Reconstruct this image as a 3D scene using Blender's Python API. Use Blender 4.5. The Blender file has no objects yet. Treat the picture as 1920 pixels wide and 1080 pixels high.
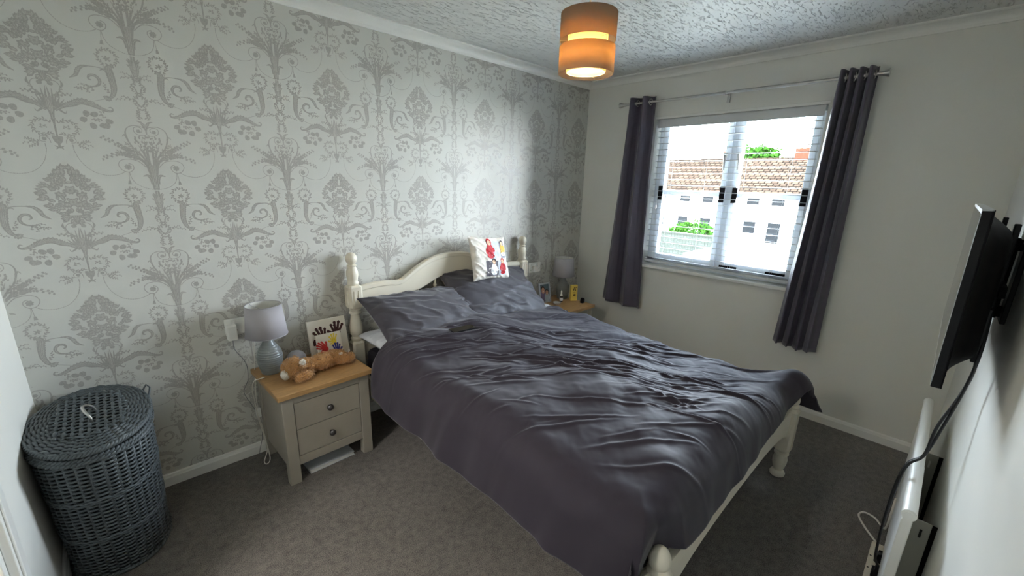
import bpy, math, random
import numpy as np
from mathutils import Vector, Matrix, noise
sc = bpy.context.scene
COL = sc.collection
PI = math.pi
# ------------------------------------------------------------------ camera
cam = bpy.data.cameras.new('camera')
cam.sensor_width = 36.0
cam.lens = 790.74 / 1920 * 36
cam.shift_x = (960 - 955.9) / 1920
cam.shift_y = (556.1 - 540) / 1920
cam.clip_start = 0.02
cam.clip_end = 300
camo = bpy.data.objects.new('camera', cam)
COL.objects.link(camo)
_y, _p, _r = .8025, -.2649, .0261
_f = Vector((math.cos(_p) * math.cos(_y), math.cos(_p) * math.sin(_y), math.sin(_p)))
_s = _f.cross(Vector((0, 0, 1))).normalized()
_u = _s.cross(_f)
_s2 = math.cos(_r) * _s + math.sin(_r) * _u
_u2 = -math.sin(_r) * _s + math.cos(_r) * _u
M = Matrix((_s2, _u2, -_f)).transposed().to_4x4()
M.translation = Vector((-3.2181, -2.4077, 1.4793))
camo.matrix_world = M
sc.camera = camo
# ------------------------------------------------------------------ view, world, sun
sc.view_settings.view_transform = 'Standard'
sc.view_settings.look = 'None'
sc.view_settings.gamma = 1
sc.view_settings.use_curve_mapping = False
sc.view_settings.exposure = 3.0
try:
    sc.cycles.use_denoising = True
    sc.cycles.max_bounces = 14
    sc.cycles.diffuse_bounces = 8
    sc.cycles.transparent_max_bounces = 12
    sc.cycles.sample_clamp_indirect = 6
    sc.cycles.caustics_reflective = False
    sc.cycles.caustics_refractive = False
except Exception:
    pass
world = bpy.data.worlds.new('sky')
sc.world = world
world.use_nodes = True
wn = world.node_tree
bg = wn.nodes['Background']
tc = wn.nodes.new('ShaderNodeTexCoord')
sepw = wn.nodes.new('ShaderNodeSeparateXYZ')
rampw = wn.nodes.new('ShaderNodeValToRGB')
wn.links.new(tc.outputs['Generated'], sepw.inputs[0])
wn.links.new(sepw.outputs['Z'], rampw.inputs[0])
rampw.color_ramp.elements[0].position = 0.0
rampw.color_ramp.elements[0].color = (0.90, 0.95, 1.0, 1)
rampw.color_ramp.elements[1].position = 0.7
rampw.color_ramp.elements[1].color = (0.60, 0.76, 1.0, 1)
wn.links.new(rampw.outputs[0], bg.inputs[0])
SKY = 8.8
LANDING_FILL = 17.0  # strength of the added fill light on the landing
bg.inputs[1].default_value = SKY
sun = bpy.data.lights.new('sun', 'SUN')
sun.energy = 2.5
sun.angle = math.radians(1.0)
sun.color = (1.0, .95, .86)
suno = bpy.data.objects.new('sun', sun)
COL.objects.link(suno)
suno.rotation_euler = Vector((.66, .22, -.72)).to_track_quat('-Z', 'Y').to_euler()   # sun behind the house, lighting the terrace opposite
port = bpy.data.lights.new('window_daylight_portal', 'AREA')
port.shape = 'RECTANGLE'
port.size = 1.14
port.size_y = 1.08
try:
    port.cycles.is_portal = True
except Exception:
    pass
porto = bpy.data.objects.new('window_daylight_portal', port)
COL.objects.link(porto)
porto.matrix_world = Matrix.Translation((0.17, -1.195, 1.42)) @ Matrix.Rotation(math.radians(90), 4, 'Y')
# room dimensions: window wall x=0, wallpapered wall y=0, room is x<0, y<0
XL, YF, H, HC = -3.535, -2.568, 2.31, 2.26
WY0, WY1, WZ0, WZ1 = -1.745, -.655, .85, 1.985     # window opening
FY0, FY1, FZ1 = -1.62, -.93, 2.0                   # doorway in the left wall


# ================================================================== helpers
def srgb(r, g, b):
    f = lambda c: (c / 12.92 if c <= .04045 else ((c + .055) / 1.055) ** 2.4)
    return (f(r / 255), f(g / 255), f(b / 255), 1)


def mat(name, col, rough=.6, metal=0.0, var=0.0, vscale=20, bump=0.0, bscale=200, bdist=.002, sheen=0.0, spec=.5, emit=None, estr=0,
        stretch=(1, 1, 1), coat=0.0):
    m = bpy.data.materials.new(name)
    m.use_nodes = True
    nt = m.node_tree
    b = nt.nodes['Principled BSDF']
    b.inputs['Base Color'].default_value = col
    b.inputs['Roughness'].default_value = rough
    b.inputs['Metallic'].default_value = metal
    b.inputs['Specular IOR Level'].default_value = spec
    if coat:
        b.inputs['Coat Weight'].default_value = coat
        b.inputs['Coat Roughness'].default_value = .15
    if sheen:
        b.inputs['Sheen Weight'].default_value = sheen
        b.inputs['Sheen Roughness'].default_value = .5
    if emit:
        b.inputs['Emission Color'].default_value = emit
        b.inputs['Emission Strength'].default_value = estr
    t = nt.nodes.new('ShaderNodeTexCoord')
    mp = nt.nodes.new('ShaderNodeMapping')
    mp.inputs['Scale'].default_value = stretch
    nt.links.new(t.outputs['Object'], mp.inputs[0])
    n = nt.nodes.new('ShaderNodeTexNoise')
    n.inputs['Scale'].default_value = vscale
    n.inputs['Detail'].default_value = 5
    nt.links.new(mp.outputs[0], n.inputs['Vector'])
    hsv = nt.nodes.new('ShaderNodeHueSaturation')
    hsv.inputs['Color'].default_value = col
    mr = nt.nodes.new('ShaderNodeMapRange')
    mr.inputs['From Min'].default_value = .3
    mr.inputs['From Max'].default_value = .7
    mr.inputs['To Min'].default_value = 1 - var
    mr.inputs['To Max'].default_value = 1 + var
    nt.links.new(n.outputs['Fac'], mr.inputs[0])
    nt.links.new(mr.outputs[0], hsv.inputs['Value'])
    nt.links.new(hsv.outputs[0], b.inputs['Base Color'])
    if bump:
        n2 = nt.nodes.new('ShaderNodeTexNoise')
        n2.inputs['Scale'].default_value = bscale
        n2.inputs['Detail'].default_value = 3
        nt.links.new(mp.outputs[0], n2.inputs['Vector'])
        bp = nt.nodes.new('ShaderNodeBump')
        bp.inputs['Strength'].default_value = bump
        bp.inputs['Distance'].default_value = bdist
        nt.links.new(n2.outputs['Fac'], bp.inputs['Height'])
        nt.links.new(bp.outputs[0], b.inputs['Normal'])
    return m


class MB:
    """collects faces; build() links them as one mesh object"""

    def __init__(s):
        s.v, s.f, s.m, s.sm = [], [], [], []

    def add(s, vs, fs, mi=0, smooth=False):
        o = len(s.v)
        s.v += [tuple(map(float, p)) for p in vs]
        for f in fs:
            s.f.append(tuple(i + o for i in f))
            s.m.append(mi)
            s.sm.append(smooth)
        return s

    def box(s, a, b, mi=0, X=None):
        (x0, y0, z0), (x1, y1, z1) = a, b
        vs = [(x0, y0, z0), (x1, y0, z0), (x1, y1, z0), (x0, y1, z0), (x0, y0, z1), (x1, y0, z1), (x1, y1, z1), (x0, y1, z1)]
        if X is not None:
            vs = [tuple(X @ Vector(p)) for p in vs]
        return s.add(vs, [(0, 3, 2, 1), (4, 5, 6, 7), (0, 1, 5, 4), (1, 2, 6, 5), (2, 3, 7, 6), (3, 0, 4, 7)], mi)

    def lathe(s, prof, c=(0, 0, 0), n=28, mi=0, X=None, sx=1, sy=1, cap=True, smooth=True):
        vs, fs = [], []
        for r, z in prof:
            for k in range(n):
                a = 2 * PI * k / n
                p = Vector((r * math.cos(a) * sx, r * math.sin(a) * sy, z))
                p = (X @ p) if X is not None else p
                vs.append((p.x + c[0], p.y + c[1], p.z + c[2]))
        for i in range(len(prof) - 1):
            for k in range(n):
                k2 = (k + 1) % n
                fs.append((i * n + k, i * n + k2, (i + 1) * n + k2, (i + 1) * n + k))
        if cap:
            if prof[0][0] > 1e-5:
                fs.append(tuple(range(n - 1, -1, -1)))
            if prof[-1][0] > 1e-5:
                fs.append(tuple((len(prof) - 1) * n + k for k in range(n)))
        return s.add(vs, fs, mi, smooth)

    def tube(s, pts, r, n=8, mi=0, closed=False, smooth=True):
        pts = [Vector(p) for p in pts]
        N = len(pts)
        vs, fs = [], []
        prev = None
        for i, p in enumerate(pts):
            if closed:
                d = pts[(i + 1) % N] - pts[i - 1]
            else:
                d = pts[min(i + 1, N - 1)] - pts[max(i - 1, 0)]
            if d.length < 1e-9:
                d = Vector((0, 0, 1))
            d.normalize()
            if prev is None:
                a = Vector((0, 0, 1)) if abs(d.z) < .9 else Vector((1, 0, 0))
                u = d.cross(a).normalized()
            else:
                u = (prev - d * prev.dot(d))
                u = u.normalized() if u.length > 1e-6 else d.orthogonal().normalized()
            prev = u
            w = d.cross(u)
            rr = r[i] if isinstance(r, (list, tuple)) else r
            for k in range(n):
                a = 2 * PI * k / n
                vs.append(p + (u * math.cos(a) + w * math.sin(a)) * rr)
        for i in range(N if closed else N - 1):
            j = (i + 1) % N
            for k in range(n):
                k2 = (k + 1) % n
                fs.append((i * n + k, i * n + k2, j * n + k2, j * n + k))
        if not closed:
            fs.append(tuple(range(n - 1, -1, -1)))
            fs.append(tuple((N - 1) * n + k for k in range(n)))
        return s.add(vs, fs, mi, smooth)

    def prism(s, poly, axis, a, b, mi=0, smooth=False):
        """poly in the two other axes (in x,y,z order), extruded along axis from a to b"""
        def P(p, t):
            q = list(p)
            q.insert(axis, t)
            return tuple(q)
        n = len(poly)
        vs = [P(p, a) for p in poly] + [P(p, b) for p in poly]
        fs = [tuple(range(n - 1, -1, -1)), tuple(range(n, 2 * n))]
        fs += [(i, (i + 1) % n, n + (i + 1) % n, n + i) for i in range(n)]
        return s.add(vs, fs, mi, smooth)

    def grid(s, P, mi=0, smooth=True, closed_u=False):
        nu, nv = len(P), len(P[0])
        vs = [p for row in P for p in row]
        fs = []
        for i in range(nu if closed_u else nu - 1):
            i2 = (i + 1) % nu
            for j in range(nv - 1):
                fs.append((i * nv + j, i2 * nv + j, i2 * nv + j + 1, i * nv + j + 1))
        return s.add(vs, fs, mi, smooth)

    def ell(s, c, r, X=None, n=20, m=12, mi=0):
        vs, fs = [], []
        for i in range(m + 1):
            t = PI * i / m
            for k in range(n):
                a = 2 * PI * k / n
                p = Vector((r[0] * math.sin(t) * math.cos(a), r[1] * math.sin(t) * math.sin(a), r[2] * math.cos(t)))
                if X is not None:
                    p = X @ p
                vs.append((p.x + c[0], p.y + c[1], p.z + c[2]))
        for i in range(m):
            for k in range(n):
                k2 = (k + 1) % n
                fs.append((i * n + k, (i + 1) * n + k, (i + 1) * n + k2, i * n + k2))
        return s.add(vs, fs, mi, True)

    def build(s, name, mats, parent=None, bevel=0, split=0, solid=0, subsurf=0):
        me = bpy.data.meshes.new(name)
        me.from_pydata(s.v, [], s.f)
        if not isinstance(mats, (list, tuple)):
            mats = [mats]
        for m in mats:
            me.materials.append(m)
        me.polygons.foreach_set('material_index', s.m)
        me.polygons.foreach_set('use_smooth', s.sm)
        me.update()
        o = bpy.data.objects.new(name, me)
        COL.objects.link(o)
        if parent is not None:
            o.parent = parent
        if solid:
            md = o.modifiers.new('solid', 'SOLIDIFY')
            md.thickness = solid
            md.offset = -1
        if subsurf:
            md = o.modifiers.new('sub', 'SUBSURF')
            md.levels = md.render_levels = subsurf
        if bevel:
            md = o.modifiers.new('bevel', 'BEVEL')
            md.width = bevel
            md.segments = 3
            md.limit_method = 'ANGLE'
            md.angle_limit = math.radians(35)
        if split:
            md = o.modifiers.new('split', 'EDGE_SPLIT')
            md.split_angle = math.radians(split)
        return o


def tag(o, label, cat, group=None, kind=None):
    o['label'] = label
    o['category'] = cat
    if group:
        o['group'] = group
    if kind:
        o['kind'] = kind
    return o


def thing(name, label, cat, loc=(0, 0, 0), rz=0, group=None):
    o = bpy.data.objects.new(name, None)
    o.empty_display_size = .05
    COL.objects.link(o)
    o.location = loc
    o.rotation_euler = (0, 0, rz)
    return tag(o, label, cat, group)


def struct(o):
    o['kind'] = 'structure'
    return o


def copy_tree(o, parent=None):
    c = o.copy()
    COL.objects.link(c)
    c.parent = parent
    for ch in list(o.children):
        copy_tree(ch, c)
    return c


def catmull(pts, n=8, closed=False):
    P = [np.array(p, float) for p in pts]
    out = []
    N = len(P)
    for i in range(N if closed else N - 1):
        if closed:
            a, b, c, d = P[i - 1], P[i], P[(i + 1) % N], P[(i + 2) % N]
        else:
            a, b, c, d = P[max(i - 1, 0)], P[i], P[i + 1], P[min(i + 2, N - 1)]
        for k in range(n):
            t = k / n
            out.append(.5 * ((2 * b) + (-a + c) * t + (2 * a - 5 * b + 4 * c - d) * t * t + (-a + 3 * b - 3 * c + d) * t ** 3))
    if not closed:
        out.append(P[-1])
    return out


def sstep(a, b, x):
    t = np.clip((x - a) / (b - a), 0, 1)
    return t * t * (3 - 2 * t)


def np_noise(X, Y, seed=0, octaves=3):
    """smooth value noise on arrays"""
    rng = np.random.RandomState(seed)
    tab = rng.rand(256, 256)
    out = np.zeros_like(X)
    amp, tot = 1.0, 0
    for o in range(octaves):
        x, y = X * 2 ** o + 37.3 * o + 100, Y * 2 ** o + 11.7 * o + 100
        xi, yi = np.floor(x).astype(int), np.floor(y).astype(int)
        fx, fy = x - xi, y - yi
        fx, fy = fx * fx * (3 - 2 * fx), fy * fy * (3 - 2 * fy)
        g = lambda a, b: tab[a % 256, b % 256]
        v = (g(xi, yi) * (1 - fx) + g(xi + 1, yi) * fx) * (1 - fy) + (g(xi, yi + 1) * (1 - fx) + g(xi + 1, yi + 1) * fx) * fy
        out += amp * (v - .5) * 2
        tot += amp
        amp *= .5
    return out / tot


# ================================================================== materials
M_wall = mat('painted_wall', srgb(226, 225, 218), .75, var=.015, vscale=3, bump=.12, bscale=260, bdist=.001)
M_paper = mat('wallpaper_ground', srgb(204, 203, 196), .55, var=.012, vscale=4, bump=.08, bscale=400, bdist=.0006)
M_motif = mat('wallpaper_print', srgb(172, 168, 162), .42, metal=.0, var=.10, vscale=160, spec=.6)
M_white = mat('white_gloss', srgb(232, 231, 226), .32)
M_frame = mat('window_plastic', srgb(226, 232, 238), .3)
M_cream = mat('cream_paint', srgb(222, 214, 196), .38, var=.02, vscale=8)
M_slat = mat('blind_slats', srgb(205, 207, 207), .4)
M_oak = mat('oak_top', srgb(172, 134, 88), .42, var=.16, vscale=14, stretch=(1, 9, 9))
M_taupe = mat('taupe_paint', srgb(158, 151, 140), .5, var=.015)
M_dark = mat('shadow_gap', srgb(40, 38, 36), .8)
M_knob = mat('pewter', srgb(110, 108, 108), .32, metal=.9)
M_chrome = mat('brushed_steel', srgb(190, 188, 184), .28, metal=1)
M_black = mat('black_plastic', srgb(15, 14, 17), .42, spec=.25)
M_blackm = mat('black_matt', srgb(14, 13, 15), .7, spec=.15)
M_screen = mat('glossy_screen', srgb(12, 12, 14), .08, spec=.8)
M_silver = mat('silver_plastic', srgb(190, 192, 194), .3, metal=.3)
M_duvet = mat('duvet_cotton', srgb(48, 42, 51), .70, var=.05, vscale=6, bump=.12, bscale=900, bdist=.0006, sheen=.2, spec=.22)
M_pillow = mat('pillowcase_sateen', srgb(48, 43, 52), .62, var=.05, vscale=8, bump=.1, bscale=900, bdist=.0005, sheen=.3, spec=.6)
M_sheet = mat('dark_sheet', srgb(34, 31, 38), .7, bump=.1, bscale=500)
M_wpillow = mat('white_cotton', srgb(205, 206, 210), .8, bump=.1, bscale=300)
M_curtain = mat('curtain_fabric', srgb(80, 73, 88), .55, var=.04, vscale=10, bump=.15, bscale=700, bdist=.0008, sheen=.3)
M_shade = mat('lampshade_linen', srgb(168, 164, 168), .8, bump=.3, bscale=500, bdist=.0006)
M_shadein = mat('lampshade_lining', srgb(205, 203, 196), .8)
M_ceramic = mat('grey_ceramic', srgb(126, 130, 130), .32, spec=.6)
M_ceramic_m = mat('matt_grey_ceramic', srgb(120, 122, 120), .5)
M_wicker = mat('painted_wicker', srgb(78, 84, 86), .42, var=.18, vscale=30)
M_fur = mat('tan_plush', srgb(196, 148, 94), .9, var=.12, vscale=40, sheen=.4)
M_fur_w = mat('white_plush', srgb(235, 232, 224), .9)
M_canvas = mat('canvas', srgb(226, 220, 208), .8, bump=.3, bscale=900, bdist=.0004)
M_cable_w = mat('white_cable', srgb(220, 216, 206), .5)
M_cable_b = mat('black_cable', srgb(18, 18, 20), .5)
M_plate = mat('painted_steel', srgb(178, 176, 168), .45)


def paint(name, c, rough=.6):
    return mat(name, srgb(*c), rough)


def artex():
    m = bpy.data.materials.new('artex_ceiling')
    m.use_nodes = True
    nt = m.node_tree
    b = nt.nodes['Principled BSDF']
    b.inputs['Base Color'].default_value = srgb(222, 222, 218)
    b.inputs['Roughness'].default_value = .6
    t = nt.nodes.new('ShaderNodeTexCoord')
    hs = []
    for ang, sc_, thr in ((.5, 15, .60), (-.35, 18, .61), (1.35, 15, .63)):
        mp = nt.nodes.new('ShaderNodeMapping')
        mp.inputs['Rotation'].default_value = (0, 0, ang)
        mp.inputs['Scale'].default_value = (1, 3.6, 1)
        nt.links.new(t.outputs['Object'], mp.inputs[0])
        n = nt.nodes.new('ShaderNodeTexNoise')
        n.inputs['Scale'].default_value = sc_
        n.inputs['Detail'].default_value = 4
        n.inputs['Roughness'].default_value = .62
        n.inputs['Distortion'].default_value = .9
        nt.links.new(mp.outputs[0], n.inputs['Vector'])
        r = nt.nodes.new('ShaderNodeMapRange')
        r.inputs['From Min'].default_value = thr
        r.inputs['From Max'].default_value = thr + .05
        nt.links.new(n.outputs['Fac'], r.inputs[0])
        hs.append(r)
    a = nt.nodes.new('ShaderNodeMath'); a.operation = 'MAXIMUM'
    a2 = nt.nodes.new('ShaderNodeMath'); a2.operation = 'MAXIMUM'
    nt.links.new(hs[0].outputs[0], a.inputs[0]); nt.links.new(hs[1].outputs[0], a.inputs[1])
    nt.links.new(a.outputs[0], a2.inputs[0]); nt.links.new(hs[2].outputs[0], a2.inputs[1])
    bp = nt.nodes.new('ShaderNodeBump')
    bp.inputs['Strength'].default_value = 1.0
    bp.inputs['Distance'].default_value = .012
    nt.links.new(a2.outputs[0], bp.inputs['Height'])
    nt.links.new(bp.outputs[0], b.inputs['Normal'])
    return m


def carpet():
    m = bpy.data.materials.new('carpet_pile')
    m.use_nodes = True
    nt = m.node_tree
    b = nt.nodes['Principled BSDF']
    b.inputs['Roughness'].default_value = .95
    b.inputs['Sheen Weight'].default_value = .25
    b.inputs['Specular IOR Level'].default_value = .1
    t = nt.nodes.new('ShaderNodeTexCoord')
    n1 = nt.nodes.new('ShaderNodeTexNoise'); n1.inputs['Scale'].default_value = 260; n1.inputs['Detail'].default_value = 2
    n2 = nt.nodes.new('ShaderNodeTexNoise'); n2.inputs['Scale'].default_value = 34; n2.inputs['Detail'].default_value = 4
    n3 = nt.nodes.new('ShaderNodeTexNoise'); n3.inputs['Scale'].default_value = 2.2; n3.inputs['Detail'].default_value = 3
    for n in (n1, n2, n3):
        nt.links.new(t.outputs['Object'], n.inputs['Vector'])
    mx = nt.nodes.new('ShaderNodeMath'); mx.operation = 'MULTIPLY_ADD'
    nt.links.new(n2.outputs['Fac'], mx.inputs[0]); mx.inputs[1].default_value = .45
    nt.links.new(n1.outputs['Fac'], mx.inputs[2])
    mx2 = nt.nodes.new('ShaderNodeMath'); mx2.operation = 'MULTIPLY_ADD'
    nt.links.new(n3.outputs['Fac'], mx2.inputs[0]); mx2.inputs[1].default_value = .18
    nt.links.new(mx.outputs[0], mx2.inputs[2])
    r = nt.nodes.new('ShaderNodeValToRGB')
    r.color_ramp.elements[0].position = .55; r.color_ramp.elements[0].color = srgb(52, 49, 46)
    r.color_ramp.elements[1].position = 1.05; r.color_ramp.elements[1].color = srgb(126, 119, 112)
    nt.links.new(mx2.outputs[0], r.inputs[0])
    nt.links.new(r.outputs[0], b.inputs['Base Color'])
    bp = nt.nodes.new('ShaderNodeBump'); bp.inputs['Strength'].default_value = .8; bp.inputs['Distance'].default_value = .004
    nt.links.new(n1.outputs['Fac'], bp.inputs['Height'])
    nt.links.new(bp.outputs[0], b.inputs['Normal'])
    return m


def glass():
    m = bpy.data.materials.new('window_glass')
    m.use_nodes = True
    nt = m.node_tree
    nt.nodes.remove(nt.nodes['Principled BSDF'])
    out = nt.nodes['Material Output']
    tr = nt.nodes.new('ShaderNodeBsdfTransparent'); tr.inputs[0].default_value = (.96, .98, .98, 1)
    gl = nt.nodes.new('ShaderNodeBsdfGlossy'); gl.inputs['Roughness'].default_value = .02
    fr = nt.nodes.new('ShaderNodeFresnel'); fr.inputs[0].default_value = 1.3
    mx = nt.nodes.new('ShaderNodeMixShader')
    nt.links.new(fr.outputs[0], mx.inputs[0]); nt.links.new(tr.outputs[0], mx.inputs[1]); nt.links.new(gl.outputs[0], mx.inputs[2])
    nt.links.new(mx.outputs[0], out.inputs[0])
    return m


def translucent(name, col, col2, k=.5, bump=True):
    m = bpy.data.materials.new(name)
    m.use_nodes = True
    nt = m.node_tree
    nt.nodes.remove(nt.nodes['Principled BSDF'])
    out = nt.nodes['Material Output']
    d = nt.nodes.new('ShaderNodeBsdfDiffuse'); d.inputs[0].default_value = col
    t = nt.nodes.new('ShaderNodeBsdfTranslucent'); t.inputs[0].default_value = col2
    mx = nt.nodes.new('ShaderNodeMixShader'); mx.inputs[0].default_value = k
    nt.links.new(d.outputs[0], mx.inputs[1]); nt.links.new(t.outputs[0], mx.inputs[2])
    nt.links.new(mx.outputs[0], out.inputs[0])
    if bump:
        c = nt.nodes.new('ShaderNodeTexCoord')
        n = nt.nodes.new('ShaderNodeTexNoise'); n.inputs['Scale'].default_value = 420
        nt.links.new(c.outputs['Object'], n.inputs['Vector'])
        bp = nt.nodes.new('ShaderNodeBump'); bp.inputs['Strength'].default_value = .4; bp.inputs['Distance'].default_value = .001
        nt.links.new(n.outputs['Fac'], bp.inputs['Height'])
        nt.links.new(bp.outputs[0], d.inputs['Normal'])
    return m


M_glass = glass()
# ================================================================== room shell
T = .16
struct(MB().box((XL - T, YF - T, -.2), (T + .1, T, 0)).build('floor', carpet()))
struct(MB().box((XL - T, YF - T, H), (T + .1, T, H + .15)).build('ceiling', artex()))
wr = MB()
WT = .24
wr.box((0, YF - T, 0), (WT, WY0, H)).box((0, WY1, 0), (WT, 0, H)).box((0, WY0, 0), (WT, WY1, WZ0)).box((0, WY0, WZ1), (WT, WY1, H))
struct(wr.build('wall_right', M_wall))
struct(MB().box((XL - T, YF - T, 0), (0, YF, H)).build('wall_front', M_wall))
wl = MB()
wl.box((XL - T, YF, 0), (XL, FY0, H)).box((XL - T, FY1, 0), (XL, 0, H)).box((XL - T, FY0, FZ1), (XL, FY1, H))
struct(wl.build('wall_left', M_wall))

# ------------------------------------------------------------------ wallpaper print
HALF = .26375
polys = []


VEINS = []


def leaf(p, ang, L, w, kind=0):
    c, s_ = math.cos(ang), math.sin(ang)
    if L > .0135 and w > .0075:
        VEINS.append([(p[0] + c * a * L - s_ * b, p[1] + s_ * a * L + c * b) for a, b in ((.12, 0), (.5, .00045), (.85, 0), (.5, -.00045))])
        for q in (-1, 1):
            VEINS.append([(p[0] + c * a * L - s_ * b * w, p[1] + s_ * a * L + c * b * w) for a, b in ((.35, 0), (.62, q * .34), (.60, q * .36), (.32, q * .03))])
    pr = [(0, 0), (.25, .8), (.5, 1), (.78, .62), (1, 0), (.78, -.62), (.5, -1), (.25, -.8)]
    polys.append([(p[0] + c * a * L - s_ * b * w / 2, p[1] + s_ * a * L + c * b * w / 2) for a, b in pr])


def blob(p, r, rng, k=9, asp=1.0, rot=0):
    pts = []
    for i in range(k):
        a = 2 * PI * i / k
        q = r * (1 + .22 * (rng.random() - .5))
        x, y = q * math.cos(a), q * math.sin(a) * asp
        pts.append((p[0] + x * math.cos(rot) - y * math.sin(rot), p[1] + x * math.sin(rot) + y * math.cos(rot)))
    polys.append(pts)


def stroke(pts, w, n=5, taper=True, spiky=0):
    P = catmull(pts, n)
    N = len(P)
    L, R = [], []
    for i, p in enumerate(P):
        d = P[min(i + 1, N - 1)] - P[max(i - 1, 0)]
        d = d / (np.linalg.norm(d) + 1e-9)
        nn = np.array([-d[1], d[0]])
        t = i / (N - 1)
        if isinstance(w, (list, tuple)):
            ww = np.interp(t, np.linspace(0, 1, len(w)), w)
        else:
            ww = w
        ww = ww / 2
        e = 1 + (spiky * (1 if i % 2 else -.4) if spiky else 0)
        L.append(p + nn * ww * e)
        R.append(p - nn * ww)
    for i in range(N - 1):
        polys.append([tuple(L[i]), tuple(L[i + 1]), tuple(R[i + 1]), tuple(R[i])])
        wl2 = np.linalg.norm(L[i] - R[i])
        if wl2 > .008 and i > 0:
            for fr_ in ((.3, .5, .7) if wl2 > .014 else (.5,)):
                a_, b_ = L[i] * (1 - fr_) + R[i] * fr_, L[i + 1] * (1 - fr_) + R[i + 1] * fr_
                dd = (b_ - a_) / (np.linalg.norm(b_ - a_) + 1e-9)
                nv_ = np.array([-dd[1], dd[0]]) * .00035
                VEINS.append([tuple(a_ + nv_), tuple(b_ + nv_), tuple(b_ - nv_), tuple(a_ - nv_)])


def along(pts, n, fn):
    P = catmull(pts, 12)
    N = len(P)
    for k in range(n):
        i = min(int((k + .5) / n * (N - 1)), N - 2)
        d = P[i + 1] - P[i]
        fn(k, P[i], math.atan2(d[1], d[0]), k / max(n - 1, 1))


def sprig(pts, n, L, w, spread=.8):
    stroke(pts, .0014, 4)
    along(pts, n, lambda k, p, a, t: leaf(p, a + (spread if k % 2 else -spread), L * (1 - .35 * t), w * (1 - .3 * t)))


def flowersprig(pts, n, r, rng):
    stroke(pts, .0014, 4)

    def f(k, p, a, t):
        o = (1 if k % 2 else -1) * r * .8
        blob((p[0] - math.sin(a) * o, p[1] + math.cos(a) * o), r * (1.05 - .4 * t), rng, 7)
    along(pts, n, f)


def wreath(c, R, n, L, w, a0=0, a1=2 * PI):
    for k in range(n):
        a = a0 + (a1 - a0) * k / n
        p = (c[0] + R * math.cos(a), c[1] + R * math.sin(a))
        leaf(p, a + PI / 2 + (.75 if k % 2 else -.75), L * 1.1, w)
        leaf(p, a + PI / 2 + (-.3 if k % 2 else .3), L * .7, w * .8)
    stroke([(c[0] + R * math.cos(a0 + (a1 - a0) * k / 14), c[1] + R * math.sin(a0 + (a1 - a0) * k / 14)) for k in range(15)], .0008, 2)


rng = random.Random(4)
# candelabra motif, right half (mirrored later)
stroke([(-.001, .001), (0, .03), (.001, .06), (.002, .1)], [.018, .024, .026, .04])
for tip, w in (((.005, .178), .007), ((.012, .2), .006), ((.023, .165), .007), ((.034, .18), .006), ((.045, .158), .007), ((.06, .178), .006), ((.075, .155), .006), ((.066, .14), .007), ((.085, .15), .005), ((.05, .138), .006)):
    stroke([(.004, .085), (.006 + tip[0] * .35, .085 + (tip[1] - .085) * .55), tip], [.004, w, .001], 4)
for k in range(4):
    stroke([(.001 + k * .003, .03 + k * .012), (.004 + k * .0045, .09), (.01 + k * .009, .135)], [.002, .004, .001], 3)
stroke([(.009, .022), (.012, .045), (.022, .058), (.037, .054)], [.012, .012, .009, .002], 4)
stroke([(.022, .092), (.045, .115), (.076, .121), (.1, .113), (.107, .094), (.096, .075), (.077, .07), (.063, .082), (.063, .097), (.076, .105)], [.003, .0026, .0026, .0028, .003], 6)
for k in range(7):
    leaf((.079, .090), k * PI / 3.5 + .2, .0125, .010)
stroke([(-.001, .242), (.013, .251), (.039, .254), (.061, .241), (.067, .215), (.056, .175), (.034, .146), (.016, .119)], [.003, .0026, .003, .006, .005, .003], 6)
stroke([(0, .242), (-.001, .227), (.009, .217), (.027, .219), (.039, .23), (.038, .245), (.024, .25), (.013, .242), (.015, .231), (.024, .229)], .0026, 5)
for k in range(6):
    leaf((.025, .233), k * PI / 3, .008, .007)
stroke([(.062, .19), (.066, .208), (.072, .216), (.079, .208)], [.002, .007, .005, .001], 4)
flowersprig([(.06, .15), (.09, .172), (.143, .204)], 19, .0062, rng)
flowersprig([(.065, .135), (.1, .141), (.154, .119)], 17, .0058, rng)
sprig([(.035, .13), (.06, .155), (.085, .168)], 12, .020, .0062, .5)
sprig([(.03, .135), (.05, .165), (.072, .182)], 10, .018, .0058, .5)
sprig([(.04, .12), (.065, .138), (.1, .15)], 12, .018, .006, .5)
for i in range(40):
    u, v = rng.uniform(.0, .044), rng.uniform(.145, .208)
    if u < .012 + (v - .14) * .8:
        leaf((u, v), rng.uniform(.6, 2.2), .010, .006)
sprig([(.0, .15), (.012, .18), (.02, .2)], 6, .009, .005)
# beaded swags
def beads(pts, n):
    along(pts, n, lambda k, p, a, t: leaf(p, a, .0046, .0030))
stroke([(0, -.001), (.034, .006), (.062, .023), (.075, .047), (.078, .069)], .0012, 5)
beads([(0, -.001), (.034, .006), (.062, .023), (.075, .047), (.078, .069)], 24)
sw2 = [(.091, .071), (.113, .059), (.148, .055), (.185, .068), (.213, .101), (.226, .14), (.227, .163)]
stroke(sw2, .0012, 5)
beads(sw2, 40)
stroke([(.08, .069), (.083, .034)], .0018, 2)
polys.append([(.080, .036), (.086, .036), (.090, .021), (.078, .021)])
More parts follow.
